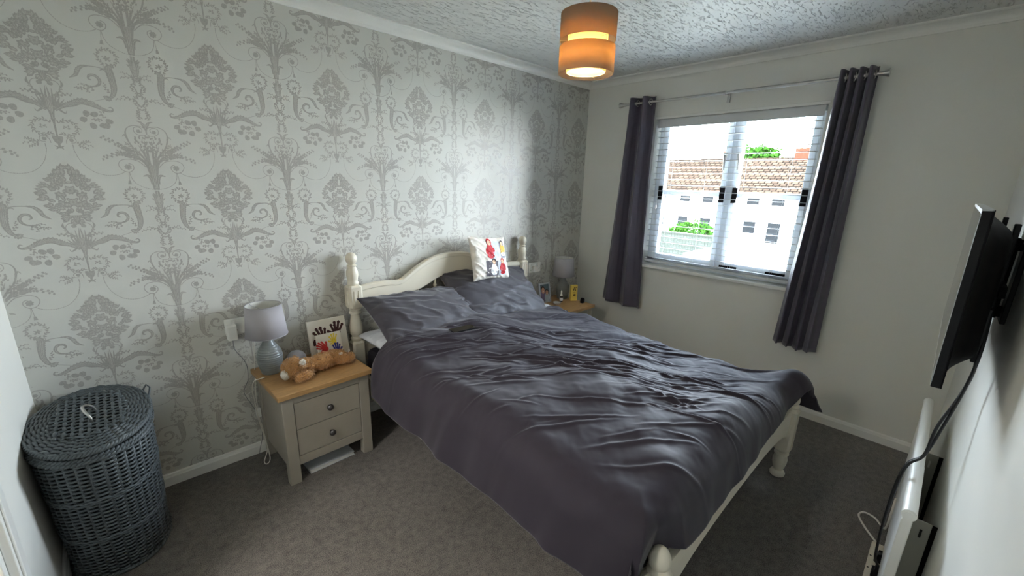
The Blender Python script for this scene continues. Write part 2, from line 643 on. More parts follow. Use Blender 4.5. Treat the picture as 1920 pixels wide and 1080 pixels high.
# garland column
stroke([(0, .238), (.001, .25), (.003, .262)], [.006, .012, .022], 3)
stroke([(.003, .254), (.012, .268), (.026, .273)], [.009, .008, .002], 3)
for k in range(15):
    v = .282 + k * .0106
    ww = .016 + .007 * math.sin(k * 1.15)
    cx_ = .011 + .006 * math.sin(k * 1.3)
    leaf((cx_ - .008, v), .75 + .3 * math.sin(k * 2), .013, .0058)
    leaf((cx_, v + .003), 1.2 + .5 * math.sin(k * 1.7), .012, .0052)
    leaf((cx_ + .008, v - .002), 2.3 + .3 * math.sin(k), .010, .0046)
    leaf((cx_ - .002, v - .002), -.3 + .5 * math.cos(k * 2.4), .010, .0042)
stroke([(0, .440), (.004, .465), (.012, .49), (.02, .5)], [.016, .020, .008, .002], 4)
stroke([(0, .46), (.001, .49), (.0, .515)], [.016, .014, .014], 3)
leaf((.006, .47), .7, .022, .008)
leaf((.004, .49), .9, .022, .006)
for pts in ([(.006, .438), (.025, .446), (.046, .452)], [(.006, .432), (.03, .436), (.05, .430)], [(.012, .351), (.035, .358), (.056, .363)], [(.03, .356), (.055, .352), (.076, .347)]):
    sprig(pts, 7, .0085, .0048, .9)
# acanthus scroll and wreath beside the column
stroke([(.062, .462), (.069, .466), (.079, .456), (.076, .425), (.074, .388), (.082, .36), (.096, .347)], [.004, .010, .024, .023, .019, .014, .005], 7, spiky=.12)
stroke([(.082, .446), (.096, .452), (.106, .446)], [.010, .006, .001], 3)
stroke([(.085, .45), (.1, .455), (.118, .457), (.145, .456)], .003, 5)
stroke([(.135, .457), (.155, .452), (.168, .438), (.176, .420), (.196, .406)], [.003, .010, .014, .011, .001], 5, spiky=.2)
stroke([(.164, .392), (.138, .385), (.118, .393), (.112, .410), (.122, .425), (.138, .424), (.143, .412), (.135, .408)], [.001, .004, .008, .011, .010, .009, .006, .004], 6)
for pts in ([(.132, .372), (.15, .384), (.175, .389)], [(.14, .388), (.155, .375), (.15, .362)], [(.088, .37), (.1, .385), (.1, .402)], [(.16, .38), (.172, .372), (.185, .376)]):
    sprig(pts, 7, .0095, .0058, .9)
wreath((.077, .497), .0285, 22, .0105, .0052, -1.1, 5.0)
stroke([(.091, .47), (.094, .458), (.09, .448)], .002, 3)
for a in range(5):
    leaf((.078, .492), a * 1.3, .012, .005)
sprig([(.066, .488), (.078, .49), (.09, .5)], 5, .009, .004)
for k in range(5):
    leaf((.097, .352), -2.2 + k * .55, .016, .009)
blob((.099, .348), .009, rng)
stroke([(.104, .345), (.125, .338), (.152, .328)], .0016, 4)
# horizontal acanthus of the bouquet motif
stroke([(.103, .312), (.095, .315), (.090, .307), (.098, .300), (.118, .304), (.145, .318), (.178, .326), (.204, .314), (.228, .304), (.252, .285)], [.002, .004, .005, .007, .011, .018, .022, .020, .013, .006], 7, spiky=.35)
for p in ((.108, .262), (.128, .244), (.157, .241), (.181, .262), (.170, .284), (.148, .284), (.116, .245)):
    blob(p, .0118, rng, 9, .85, rng.random() * 3)
for pts in ([(.12, .3), (.13, .285), (.118, .275)], [(.13, .27), (.142, .262), (.156, .266)]):
    sprig(pts, 7, .010, .006, .9)
# bouquet motif axis at u = HALF (left half, mirrored later)
B = HALF
stroke([(B, .150), (B, .17), (B - .001, .2), (B - .001, .24), (B - .002, .258)], [.004, .008, .003, .004, .010], 4)
stroke([(B, .25), (B, .28), (B - .002, .3), (B - .004, .33)], [.006, .016, .022, .014], 4)
for tip in ((.262, .37), (.250, .362), (.240, .35), (.232, .336), (.222, .327), (.236, .318)):
    stroke([(B - .003, .285), ((B + tip[0]) / 2 - .004, (.285 + tip[1]) / 2), tip], [.004, .007, .001], 4)
stroke([(B - .004, .30), (.245, .292), (.228, .278), (.222, .288)], [.010, .008, .004, .001], 4)
flowersprig([(.244, .335), (.222, .345), (.197, .346)], 9, .0042, rng)
sprig([(.244, .33), (.232, .35), (.222, .366)], 7, .012, .005, .6)
stroke([(B - .003, .385), (.250, .389), (.234, .386), (.226, .371), (.232, .352), (.246, .330)], .0024, 5)
blob((.250, .378), .0075, rng)
stroke([(.226, .366), (.219, .378), (.222, .392)], [.003, .008, .001], 4)
wreath((.231, .225), .027, 17, .012, .0045, .6, 5.6)
sprig([(.222, .222), (.232, .23), (.242, .226)], 5, .010, .005)
for k in range(6):
    leaf((B - .001, .165 + k * .005), 2.2 + k * .12, .020 - k * .001, .006)
leaf((B, .152), 2.6, .016, .005); leaf((B, .158), -2.3, .016, .005)
stroke([(.243, .168), (.240, .184), (.228, .193), (.216, .186), (.218, .174), (.230, .172)], .0022, 4)
blob((.228, .182), .0068, rng)
for pts in ([(.215, .172), (.195, .170), (.170, .163)], [(.212, .165), (.198, .158), (.185, .152)], [(.2, .172), (.19, .18), (.178, .181)]):
    sprig(pts, 8, .0085, .0052, .95)
# bouquet
stroke([(B, .385), (B, .40), (B, .42)], [.010, .016, .030], 3)
rb = random.Random(11)
for i in range(64):
    v = .405 + .195 * rb.random()
    hw = (.018 + .075 * (v - .405) / .09) if v < .495 else (.093 * (.608 - v) / .113 + .004)
    u = B - hw * math.sqrt(rb.random()) * .92
    ang = math.atan2(v - .42, u - B) + rb.uniform(-.5, .5)
    leaf((u, v - .004), ang, rb.uniform(.018, .027), rb.uniform(.011, .0165))
for (du, v, r) in ((.0, .515, .016), (.034, .50, .013), (.022, .545, .012), (.0, .47, .015), (.028, .465, .012), (.05, .525, .011), (.012, .575, .009), (.015, .436, .011)):
    for q in range(5):
        leaf((B - du, v), q * 2 * PI / 5 + du * 40, r, r * .8)
for i in range(26):
    leaf((B - rb.uniform(0, .05), rb.uniform(.44, .565)), rb.uniform(0, 6.28), rb.uniform(.014, .02), rb.uniform(.010, .014))
for k in range(9):
    a = PI / 2 + k * .24
    p0 = (B - .02 * math.sin(a - PI / 2), .52)
for tip in ((.170, .482), (.176, .478), (.172, .520), (.178, .53), (.2, .558), (.215, .572), (.232, .592), (.254, .606), (.196, .455), (.214, .432), (.19, .545)):
    a = math.atan2(tip[1] - .505, tip[0] - B)
    leaf((tip[0] - .018 * math.cos(a), tip[1] - .018 * math.sin(a)), a, .022, .010)
TILE = list(polys)
NT = len(TILE)
TILE += VEINS
wb = MB()
wb.box((XL - T, 0, 0), (WT, T, H))
bbs = [(min(p[0] for p in q), max(p[0] for p in q), min(p[1] for p in q), max(p[1] for p in q)) for q in TILE]
LEV = []
for i, a in enumerate(bbs[:NT]):      # overlapping shapes get their own thin layer of print
    used = {LEV[j] for j in range(i) if bbs[j][0] < a[1] and bbs[j][1] > a[0] and bbs[j][2] < a[3] and bbs[j][3] > a[2]}
    used |= {LEV[j] for j in range(i) if bbs[j][0] < a[1] and bbs[j][1] > a[0] and bbs[j][2] - .52 < a[3] and bbs[j][3] - .52 > a[2]}
    used |= {LEV[j] for j in range(i) if bbs[j][0] < a[1] and bbs[j][1] > a[0] and bbs[j][2] < a[3] - .52 and bbs[j][3] > a[2] - .52}
    l_ = 0
    while l_ in used:
        l_ += 1
    LEV.append(l_)
LEV += [max(LEV) + 1] * len(VEINS)
for k in range(-2, 6):
    for m_ in range(-4, 2):
        for sgn in (1, -1):
            cx, cz = -2.4965 + k * .5275, 1.41 + m_ * .5200
            for pi_, pl in enumerate(TILE):
                q = [(cx + sgn * u, cz + v) for u, v in pl]
                if any(x < XL or x > -.001 or z < .05 or z > 2.275 for x, z in q):
                    continue
                if sgn < 0:
                    q = q[::-1]
                wb.add([(x, -.0003 - .00004 * LEV[pi_] - (.00002 if sgn > 0 else 0), z) for x, z in q], [tuple(range(len(q)))], 1 if pi_ < NT else 0)
struct(wb.build('wall_back', [M_paper, M_motif]))

# coving and skirting
cv = [(0, 0)]
DZ, DX = .05, .062


def coving(name, ax, a, b, org, sg):
    # profile in (distance from wall, height)
    pf = [(0, H), (DX + .004, H), (DX + .004, H - .006), (DX, H - .008)]
    for i in range(9):
        t = i / 8 * PI / 2
        pf.append((DX - .004 - (DX - .012) * math.sin(t), H - .010 - (DZ - .018) * (1 - math.cos(t))))
    pf += [(.007, H - DZ + .006), (.006, H - DZ), (0, H - DZ)]
    poly = [(org + sg * d, z) for d, z in pf]
    return struct(MB().prism(poly, ax, a, b).build(name, M_white))


coving('trim_1', 0, XL, 0, 0, -1)
coving('trim_2', 1, YF, 0, 0, -1)
coving('trim_3', 0, XL, 0, YF, 1)
coving('trim_4', 1, YF, 0, XL, 1)


def skirt(name, ax, a, b, org, sg):
    pf = [(0, 0), (.016, 0), (.016, .044), (.013, .050), (.011, .058), (.006, .062), (0, .062)]
    return struct(MB().prism([(org + sg * d, z) for d, z in pf], ax, a, b).build(name, M_white))


skirt('baseboard_back', 0, XL, 0, 0, -1)
skirt('baseboard_right', 1, YF, 0, 0, -1)
skirt('baseboard_front', 0, XL, 0, YF, 1)
skirt('baseboard_left', 1, FY1 + .075, 0, XL, 1)
skirt('baseboard_left', 1, YF, FY0 - .075, XL, 1)
# door in the left wall with its white architrave
arch = MB()
for y0, y1 in ((FY1 - .005, FY1 + .065), (FY0 - .065, FY0 + .005)):
    arch.box((XL, y0, 0), (XL + .018, y1, FZ1 + .065))
    arch.box((XL + .018, y0 + .012, 0), (XL + .024, y1 - .012, FZ1 + .05))
arch.box((XL, FY0 - .065, FZ1), (XL + .018, FY1 + .065, FZ1 + .065))
for y0, y1 in ((FY1 - .03, FY1), (FY0, FY0 + .03)):
    arch.box((XL - T, y0, 0), (XL, y1, FZ1))
arch.box((XL - T, FY0, FZ1 - .03), (XL, FY1, FZ1))
struct(arch.build('trim_5', M_white, bevel=.003))
# the landing beyond, with the door standing open against its wall
LX0 = XL - T - 1.15
ld = MB()
ld.box((LX0 - .1, -3.2, 0), (LX0, .3, H)).box((LX0, .2, 0), (XL - T, .3, H)).box((LX0, -3.2, 0), (XL - T, -3.1, H)).box((XL - T, -3.2, 0), (XL - T + .02, YF - T, H)).box((XL - T, T, 0), (XL - T + .02, .3, H))
struct(ld.build('wall_landing', M_wall))
struct(MB().box((LX0 - .1, -3.2, -.2), (XL - T, .3, 0)).build('floor', bpy.data.materials['carpet_pile']))
struct(MB().box((LX0 - .1, -3.2, H), (XL - T, .3, H + .15)).build('ceiling', M_wall))
d1 = MB().box((XL - T - .70, FY0 - .045, .006), (XL - T - .012, FY0 - .008, FZ1 - .033))
for z0, z1 in ((.2, .85), (1.0, 1.85)):
    d1.box((XL - T - .60, FY0 - .008, z0), (XL - T - .11, FY0 - .003, z1))
d1o = struct(d1.build('door_1', M_white, bevel=.004))
MB().tube([(XL - T - .62, FY0 - .01, 1.0), (XL - T - .62, FY0 + .04, 1.0), (XL - T - .50, FY0 + .045, 1.0)], .008).build('door_handle', M_chrome, d1o)
# unseen fill light added on the landing to brighten the bedroom
cl = thing('landing_fill_light', 'unseen opal bowl added on the landing ceiling as fill light for the bedroom', 'ceiling light', (XL - T - .6, -1.35, H))
MB().lathe([(0, -.0), (.19, -.0), (.19, -.02), (0, -.02)], n=36).build('light_base', M_white, cl, split=50)
M_opal = mat('fill_light_opal', (1, 1, 1, 1), .5, emit=(1, .98, .95, 1), estr=LANDING_FILL)
MB().lathe([(.18, -.02), (.175, -.05), (.13, -.085), (.06, -.10), (0, -.102)], n=36).build('fill_light_bowl', M_opal, cl)

# ------------------------------------------------------------------ window
win = MB()
fx0, fx1 = .085, .145
ym = -1.228
win.box((fx0, WY0, WZ0), (fx1, WY0 + .035, WZ1)).box((fx0, WY1 - .05, WZ0), (fx1, WY1, WZ1))
win.box((fx0, WY0, WZ0), (fx1, WY1, WZ0 + .05)).box((fx0, WY0, WZ1 - .03), (fx1, WY1, WZ1))
win.box((fx0, ym - .028, WZ0 + .05), (fx1, ym + .028, WZ1 - .03))
wino = struct(win.build('window_1', M_frame, bevel=.004))
PAN = ((WY0 + .03, ym - .02), (ym + .02, WY1 - .045))
for (a, b) in PAN:
    cs = MB()
    z0, z1 = WZ0 + .045, WZ1 - .025
    w_ = .036
    x0, x1 = .070, .125
    cs.box((x0, a, z0), (x1, a + w_, z1)).box((x0, b - w_, z0), (x1, b, z1)).box((x0, a + w_, z0), (x1, b - w_, z0 + w_ + .012)).box((x0, a + w_, z1 - w_), (x1, b - w_, z1))
    cs.box((x0 + .01, a + w_, 1.412), (x1 - .01, b - w_, 1.452))
    co = cs.build('window_casement', M_frame, wino, bevel=.004)
    MB().box((.098, a + w_ - .005, z0 + w_), (.104, b - w_ + .005, z1 - w_)).build('window_pane', M_glass, co)
# handles and hinges
for y in (ym + .05, ym - .045):
    h_ = MB().box((.058, y - .011, 1.66), (.070, y + .011, 1.72))
    h_.tube([(.06, y, 1.70), (.045, y, 1.70), (.043, y - .006, 1.66), (.043, y - .008, 1.60)], .007)
    h_.build('window_handle', M_white, wino)
for y, z in ((ym + .036, 1.43), (ym - .05, 1.43), (WY1 - .062, 1.43), (WY0 + .045, 1.43)):
    MB().box((.062, y - .017, z - .055), (.0705, y + .017, z + .05)).build('window_keep', M_blackm, wino)
for y in (-1.31, -1.62):
    MB().box((.060, y - .06, WZ0 + .052), (.0705, y + .06, WZ0 + .072)).build('window_keep', M_blackm, wino)
sill = MB().box((-.035, WY0 - .03, WZ0 - .022), (fx0, WY1 + .03, WZ0 + .004))
struct(sill.build('trim_6', M_white, bevel=.006))
# shelf-like lintel lip over the opening
struct(MB().box((-.006, WY0 - .008, WZ1 - .012), (.06, WY1 + .008, WZ1 + .006)).build('trim_7', M_white, bevel=.002))

# venetian blind
bl = thing('venetian_blind', 'white venetian blind with open horizontal slats hanging in the window', 'blind', (.035, (WY0 + WY1) / 2, WZ1 - .012))
yw = (WY1 - WY0) / 2 - .012
MB().box((-.028, -yw, -.062), (-.022, yw, -.004)).box((-.022, -yw, -.035), (.02, yw, 0)).build('headrail', M_slat, bl, bevel=.002)
sl = MB()
zb = WZ0 - (WZ1 - .012) + .03
ns = 23
for i in range(ns):
    z = -.085 + (zb + .03 + .085) * i / (ns - 1)
    X = Matrix.Translation((0, 0, z)) @ Matrix.Rotation(math.radians(3.5), 4, 'Y')
    P = []
    for j in range(5):
        xx = -.017 + .034 * j / 4
        zz = .0015 * (1 - (xx / .017) ** 2)
        P.append([X @ Vector((xx, -yw + .004, zz)), X @ Vector((xx, yw - .004, zz))])
    sl.grid(P)
sl.build('slats', M_slat, bl, solid=.0022)
MB().box((-.025, -yw + .003, zb - .006), (.025, yw - .003, zb + .012)).build('bottom_rail', M_slat, bl, bevel=.002)
for y in (-.40, -.13, .14, .40):
    MB().tube([(-.024, y, -.03), (-.0255, y, zb)], .0009, 4).tube([(.025, y, -.03), (.025, y, zb)], .0009, 4).build('ladder_cord', M_slat, bl)
MB().tube([(-.031, yw - .06, -.03), (-.033, yw - .06, -.62), (-.033, yw - .058, -.64)], .0012, 5).ell((-.033, yw - .058, -.655), (.006, .006, .016)).build('pull_cord', M_slat, bl)

# ------------------------------------------------------------------ curtains
rodt = thing('curtain_rod', 'thin brushed steel curtain rod with flared end caps above the window', 'curtain rod', (-.09, -1.23, 2.087))
MB().tube([(0, .80, 0), (0, -.02, 0)], .008, 14).tube([(0, 0, 0), (0, -.72, 0)], .0095, 14).build('rod', M_chrome, rodt, split=40)
for s_, y in ((1, .80), (-1, -.72)):
    X = Matrix.Rotation(s_ * -PI / 2, 3, 'X')
    MB().lathe([(.0, -.004), (.009, -.002), (.010, .006), (.011, .02), (.020, .05), (.0205, .055), (0, .056)], (0, y, 0), 20, X=X).build('finial', M_chrome, rodt, split=50)
for y in (.72, .06, -.64):
    MB().box((.078, y - .009, -.05), (.09, y + .009, .012)).tube([(.085, y, 0), (.0, y, 0)], .005).tube([(0, y - .006, -.001), (0, y + .006, -.001)], .013, 16).build('bracket', M_chrome, rodt, split=40)


def curtain(name, label, yt0, yt1, yb0, yb1, zt, zb, nf, ampt, ampb, seed, phase=0, zslope=0):
    t = thing(name, label, 'curtain', (-.09, (yt0 + yt1) / 2, 2.087), group='eyelet curtains')
    nu, nv = 150, 60
    P = []
    rg = random.Random(seed)
    offs = [rg.uniform(-.5, .5) for _ in range(nf + 2)]
    for i in range(nu):
        u = i / (nu - 1)
        row = []
        for j in range(nv):
            v = j / (nv - 1)
            y0 = yt0 + (yb0 - yt0) * v ** 1.2
            y1 = yt1 + (yb1 - yt1) * v ** 1.2
            k = u * nf
            kk = int(k)
            amp = ampt + (ampb - ampt) * v
            amp *= 1 + .35 * offs[kk] * (1 - (k - kk)) + .35 * offs[kk + 1] * (k - kk)
            wv = math.sin(2 * PI * (k + phase) + .6 * offs[kk] * v + .25 * math.sin(5 * v + seed))
            wv = math.copysign(abs(wv) ** .8, wv)
            y = y0 + (y1 - y0) * u + .012 * math.sin(4 * PI * k + v) * v
            x = amp * wv + .008 * noise.noise((u * 5, v * 3, seed))
            z = zt + (zb + zslope * u - zt) * v + .006 * math.sin(9 * u) * v
            row.append((x, y - (yt0 + yt1) / 2, z - 2.087))
        P.append(row)
    MB().grid(P).build('curtain_cloth', M_curtain, t, solid=.003)
    return t, P


LC, PL_ = curtain('curtain', 'dark grey eyelet curtain hanging left of the window, nearest the corner', -.665, -.455, -.715, -.355, 2.128, .475, 2, .034, .040, 3, .1, .02)
RC, PR_ = curtain('curtain', 'dark grey eyelet curtain hanging right of the window, nearest the television', -1.785, -1.955, -1.725, -1.955, 2.128, .495, 4, .032, .040, 8, .35, -.02)
for c_, P, nf in ((LC, PL_, 2), (RC, PR_, 4)):
    for q in range(nf * 2):
        i = int((q + .5) / (nf * 2) * 149)
        p = Vector(P[i][2])
        ring = [(p.x * 0 + .0 + .021 * math.cos(a) * (1 if q % 2 else -1) * .5, p.y + .006 * math.cos(a), 0 + .021 * math.sin(a)) for a in [2 * PI * k / 16 for k in range(16)]]
        MB().tube(ring, .0035, 6, closed=True).build('eyelet', M_chrome, c_)
# ------------------------------------------------------------------ pendant lamp
PX, PY = -1.73, -1.268
pend = thing('pendant_lamp', 'lit brown drum pendant shade in two bands hanging from the ceiling', 'ceiling lamp', (PX, PY, H))
MB().lathe([(0, 0), (.04, 0), (.04, -.012), (.02, -.028), (.006, -.032), (0, -.032)], n=24).build('ceiling_rose', M_white, pend, split=50)
MB().tube([(0, 0, -.03), (0, 0, -.30)], .0035, 8).build('flex', M_cable_w, pend)
MB().lathe([(.0, -.28), (.012, -.285), (.016, -.33), (.016, -.345), (0, -.345)], n=16).build('bulb_holder', M_white, pend)
M_pend = translucent('pendant_fabric', srgb(154, 142, 134), srgb(226, 206, 182), .60)
M_pin = translucent('pendant_lining', srgb(246, 230, 190), srgb(250, 232, 190), .55, False)
zt_, zb_ = -.198, -.408
RO, RI = .107, .076


def band(z0, z1, r, m, name, nn=64):
    P = []
    for k in range(nn):
        a = 2 * PI * k / nn
        P.append([(r * math.cos(a), r * math.sin(a), z0), (r * math.cos(a), r * math.sin(a), z1)])
    b = MB().grid(P, closed_u=True)
    o = b.build(name, m, pend, solid=.0016)
    for z in (z0, z1):
        MB().tube([(r * math.cos(2 * PI * k / nn), r * math.sin(2 * PI * k / nn), z) for k in range(nn)], .0016, 6, closed=True).build('shade_rim', m, o)
    return o


band(zt_, -.289, RO, M_pend, 'shade_band')
band(-.313, zb_, RO, M_pend, 'shade_band')
band(zt_ - .004, zb_ + .006, RI, M_pin, 'inner_shade')
sp = MB()
for k in range(3):
    a = k * 2 * PI / 3 + .3
    sp.tube([(.016 * math.cos(a), .016 * math.sin(a), -.30), (RO * math.cos(a), RO * math.sin(a), zt_ - .0)], .0012, 5)
    sp.tube([(RO * math.cos(a), RO * math.sin(a), zt_ - .003), (RO * math.cos(a), RO * math.sin(a), zb_ + .003)], .0012, 5)
    for z in (zt_ - .003, -.293, -.309, zb_ + .005):
        sp.tube([(RI * math.cos(a), RI * math.sin(a), z), (RO * math.cos(a), RO * math.sin(a), z)], .001, 5)
sp.build('spider_frame', M_cream, pend)
M_bulb = mat('lit_bulb', (1, .8, .5, 1), .5, emit=(1, .80, .50, 1), estr=26)
MB().ell((0, 0, -.352), (.022, .022, .028)).build('bulb', M_bulb, pend)

# ------------------------------------------------------------------ bed
BX0, BX1, BYH, BYF = -2.217, -.815, -.05, -2.02
bed = thing('bed', 'cream painted wooden double bed with turned posts and an arched headboard', 'bed', (0, 0, 0))


def sqblock(b, c, w, z0, z1, ch=.012, groove=True):
    h = w / 2
    o = [(-h + ch, -h), (h - ch, -h), (h, -h + ch), (h, h - ch), (h - ch, h), (-h + ch, h), (-h, h - ch), (-h, -h + ch)]
    b.prism([(c[0] + x, c[1] + y) for x, y in o], 2, z0 + ch, z1 - ch)
    oi = [(x * .72, y * .72) for x, y in o]
    for zz, zo in ((z0 + ch, z0), (z1 - ch, z1)):
        vs = [(c[0] + x, c[1] + y, zz) for x, y in o] + [(c[0] + x, c[1] + y, zo) for x, y in oi]
        fs = [(i, (i + 1) % 8, 8 + (i + 1) % 8, 8 + i) for i in range(8)] + [tuple(range(8, 16))]
        b.add(vs, fs)
    if groove:
        for sx in (-1, 1):
            b.tube([(c[0] + sx * .013, c[1] - h - .0005, z0 + .03), (c[0] + sx * .013, c[1] - h - .0005, z1 - .03)], .0035, 8)
            b.tube([(c[0] - h - .0005, c[1] + sx * .013, z0 + .03), (c[0] - h - .0005, c[1] + sx * .013, z1 - .03)], .0035, 8)


def headpost(x):
    b = MB()
    c = (x, BYH)
    sqblock(b, c, .078, .22, .535, groove=False)
    b.lathe([(.028, .535), (.034, .545), (.034, .553), (.026, .558), (.026, .566), (.035, .575), (.0375, .60), (.036, .63), (.030, .665), (.026, .69), (.026, .70), (.034, .706), (.034, .714), (.028, .720), (.032, .728), (.030, .735)], (x, BYH, 0))
    sqblock(b, c, .082, .735, .878)
    b.lathe([(.033, .13), (.033, .22)], (x, BYH, 0))
    b.lathe([(.024, .0), (.032, .006), (.034, .02), (.028, .04), (.024, .05), (.032, .10), (.033, .13)], (x, BYH, 0))
    o = b.build('headboard_post', M_cream, bed, split=40)
    f = MB().lathe([(.026, .876), (.033, .882), (.034, .890), (.028, .898), (.030, .915), (.034, .935), (.033, .955), (.026, .978), (.021, .984), (.027, .990), (.027, .995), (.018, .999), (.021, 1.004), (.029, 1.014), (.033, 1.029), (.031, 1.045), (.022, 1.060), (.010, 1.067), (0, 1.0685)], (x, BYH, 0))
    f.build('finial', M_cream, o, split=50)


headpost(BX0)
headpost(BX1)
# arched headboard panel
xm = (BX0 + BX1) / 2
top = [(-.68, .862), (-.62, .872), (-.54, .876), (-.47, .874), (-.43, .868), (-.39, .872), (-.345, .898), (-.27, .942), (-.19, .978), (-.10, 1.0), (0, 1.006)]
top = top + [(-x, z) for x, z in top[-2::-1]]
bot = [(-.68, .775), (-.60, .776), (-.45, .776), (-.30, .782), (-.22, .804), (-.12, .845), (0, .866)]
bot = bot + [(-x, z) for x, z in bot[-2::-1]]
tp = [tuple(p) for p in catmull(top, 6)]
bp_ = [tuple(p) for p in catmull(bot, 6)]
hp = MB()
nn = 90
P = []
for i in range(nn + 1):
    x = -.68 + 1.36 * i / nn
    zt = float(np.interp(x, [p[0] for p in tp], [p[1] for p in tp]))
    zb2 = float(np.interp(x, [p[0] for p in bp_], [p[1] for p in bp_]))
    ring = [(zb2, -.016), (zb2, .016), (zt - .008, .016), (zt, .010), (zt, -.012), (zt - .006, -.020), (zt - .026, -.020), (zt - .032, -.016), (zb2, -.016)]
    P.append([(xm + x, BYH + y, z) for z, y in ring])
hp.grid(P, smooth=False)
hp.build('headboard_panel', M_cream, bed)
hr = MB().box((BX0 + .03, BYH - .014, .40), (BX1 - .03, BYH + .014, .50))
hr.build('headboard_rail', M_cream, bed, bevel=.004)
for k in range(9):
    x = xm + (k - 4) * .135
    zt = float(np.interp(x - xm, [p[0] for p in bp_], [p[1] for p in bp_]))
    L = zt + .005 - .49
    prof = [(.009, 0), (.009, .04), (.014, .05), (.009, .06), (.013, .3 * L), (.015, .5 * L), (.013, .7 * L), (.009, L - .06), (.014, L - .05), (.009, L - .04), (.009, L)]
    MB().lathe(prof, (x, BYH, .49), 12).build('spindle', M_cream, bed)
# side rails
for x in (BX0 - .004, BX1 + .004):
    MB().box((x - .012, BYF, .215), (x + .012, BYH - .03, .345)).build('side_rail', M_cream, bed, bevel=.004)


def footpost(x):
    b = MB()
    sqblock(b, (x, BYF), .076, .155, .40, groove=False)
    b.lathe([(0, 0), (.026, 0), (.034, .006), (.036, .018), (.030, .030), (.022, .036), (.022, .042), (.026, .05), (.033, .08), (.034, .10), (.029, .122), (.026, .128), (.034, .132), (.034, .140), (.027, .145), (.032, .155)], (x, BYF, 0))
    o = b.build('footboard_post', M_cream, bed, split=40)
    MB().lathe([(.026, .398), (.033, .404), (.034, .412), (.024, .422), (.030, .430), (.032, .442), (.030, .458), (.022, .476), (.012, .486), (0, .489)], (x, BYF, 0)).build('finial', M_cream, o, split=50)
    for z in (.20, .29):
        sgn = 1 if x > -1.5 else -1
        MB().tube([(x + sgn * .0385, BYF + .0, z), (x + sgn * .0365, BYF, z)], .0045, 10).build('bolt_hole', M_dark, o)


footpost(BX0)
footpost(BX1)
fb = []
for i in range(41):
    t = i / 40
    x = BX0 + .03 + (BX1 - BX0 - .06) * t
    e = abs(2 * t - 1)
    zt = .455 - .05 * e ** 6 * 0 - .0 + .0
    zt = .43 + .02 * math.cos(PI * e)
    zb2 = .335 - .075 * e ** 3.0 - .02 * e ** 12
    fb.append([(x, BYF + y, z) for z, y in ((zb2, -.014), (zb2, .014), (zt, .014), (zt, -.014), (zb2, -.014))])
MB().grid(fb, smooth=False).build('footboard_panel', M_cream, bed, bevel=.0)
sl_ = MB()
for k in range(12):
    y = BYF + .1 + k * .155
    sl_.box((BX0 + .005, y, .27), (BX1 - .005, y + .07, .288))
sl_.build('bed_slats', M_oak, bed)

mt = thing('mattress', 'mattress in a dark grey fitted sheet lying in the bed frame', 'mattress', (xm, 0, 0))
b = MB().box((-.672, BYF + .06, .29), (.672, BYH - .03, .485))
b.build('fitted_sheet', M_sheet, mt, bevel=.045)

# ------------------------------------------------------------------ duvet
def crease_field(X, Y, creases):
    Z = np.zeros_like(X)
    for (cx, cy, ang, L, w, h, bend) in creases:
        c, s_ = math.cos(ang), math.sin(ang)
        u = (X - cx) * c + (Y - cy) * s_
        v = -(X - cx) * s_ + (Y - cy) * c - bend * u * u
        env = np.clip(1 - (u / (L / 2)) ** 2, 0, 1) ** 1.3
        ww = w * (.6 + .4 * env)
        prof = np.exp(-(v / ww) ** 2) - .45 * np.exp(-((v - 1.9 * ww) / (1.5 * ww)) ** 2)
        Z += h * env * prof
    return Z


def bendmap(w, L0, R, amax, Ltot):
    """arc length -> (offset, drop): flat, then an arc of radius R, then straight at angle amax"""
    a = np.abs(w)
    arc = R * amax
    off = np.where(a < L0, a, np.where(a < L0 + arc, L0 + R * np.sin(np.clip((a - L0) / R, 0, amax)), L0 + R * math.sin(amax) + (a - L0 - arc) * math.cos(amax)))
    drop = np.where(a < L0, 0, np.where(a < L0 + arc, R * (1 - np.cos(np.clip((a - L0) / R, 0, amax))), R * (1 - math.cos(amax)) + (a - L0 - arc) * math.sin(amax)))
    return np.sign(w) * off, drop


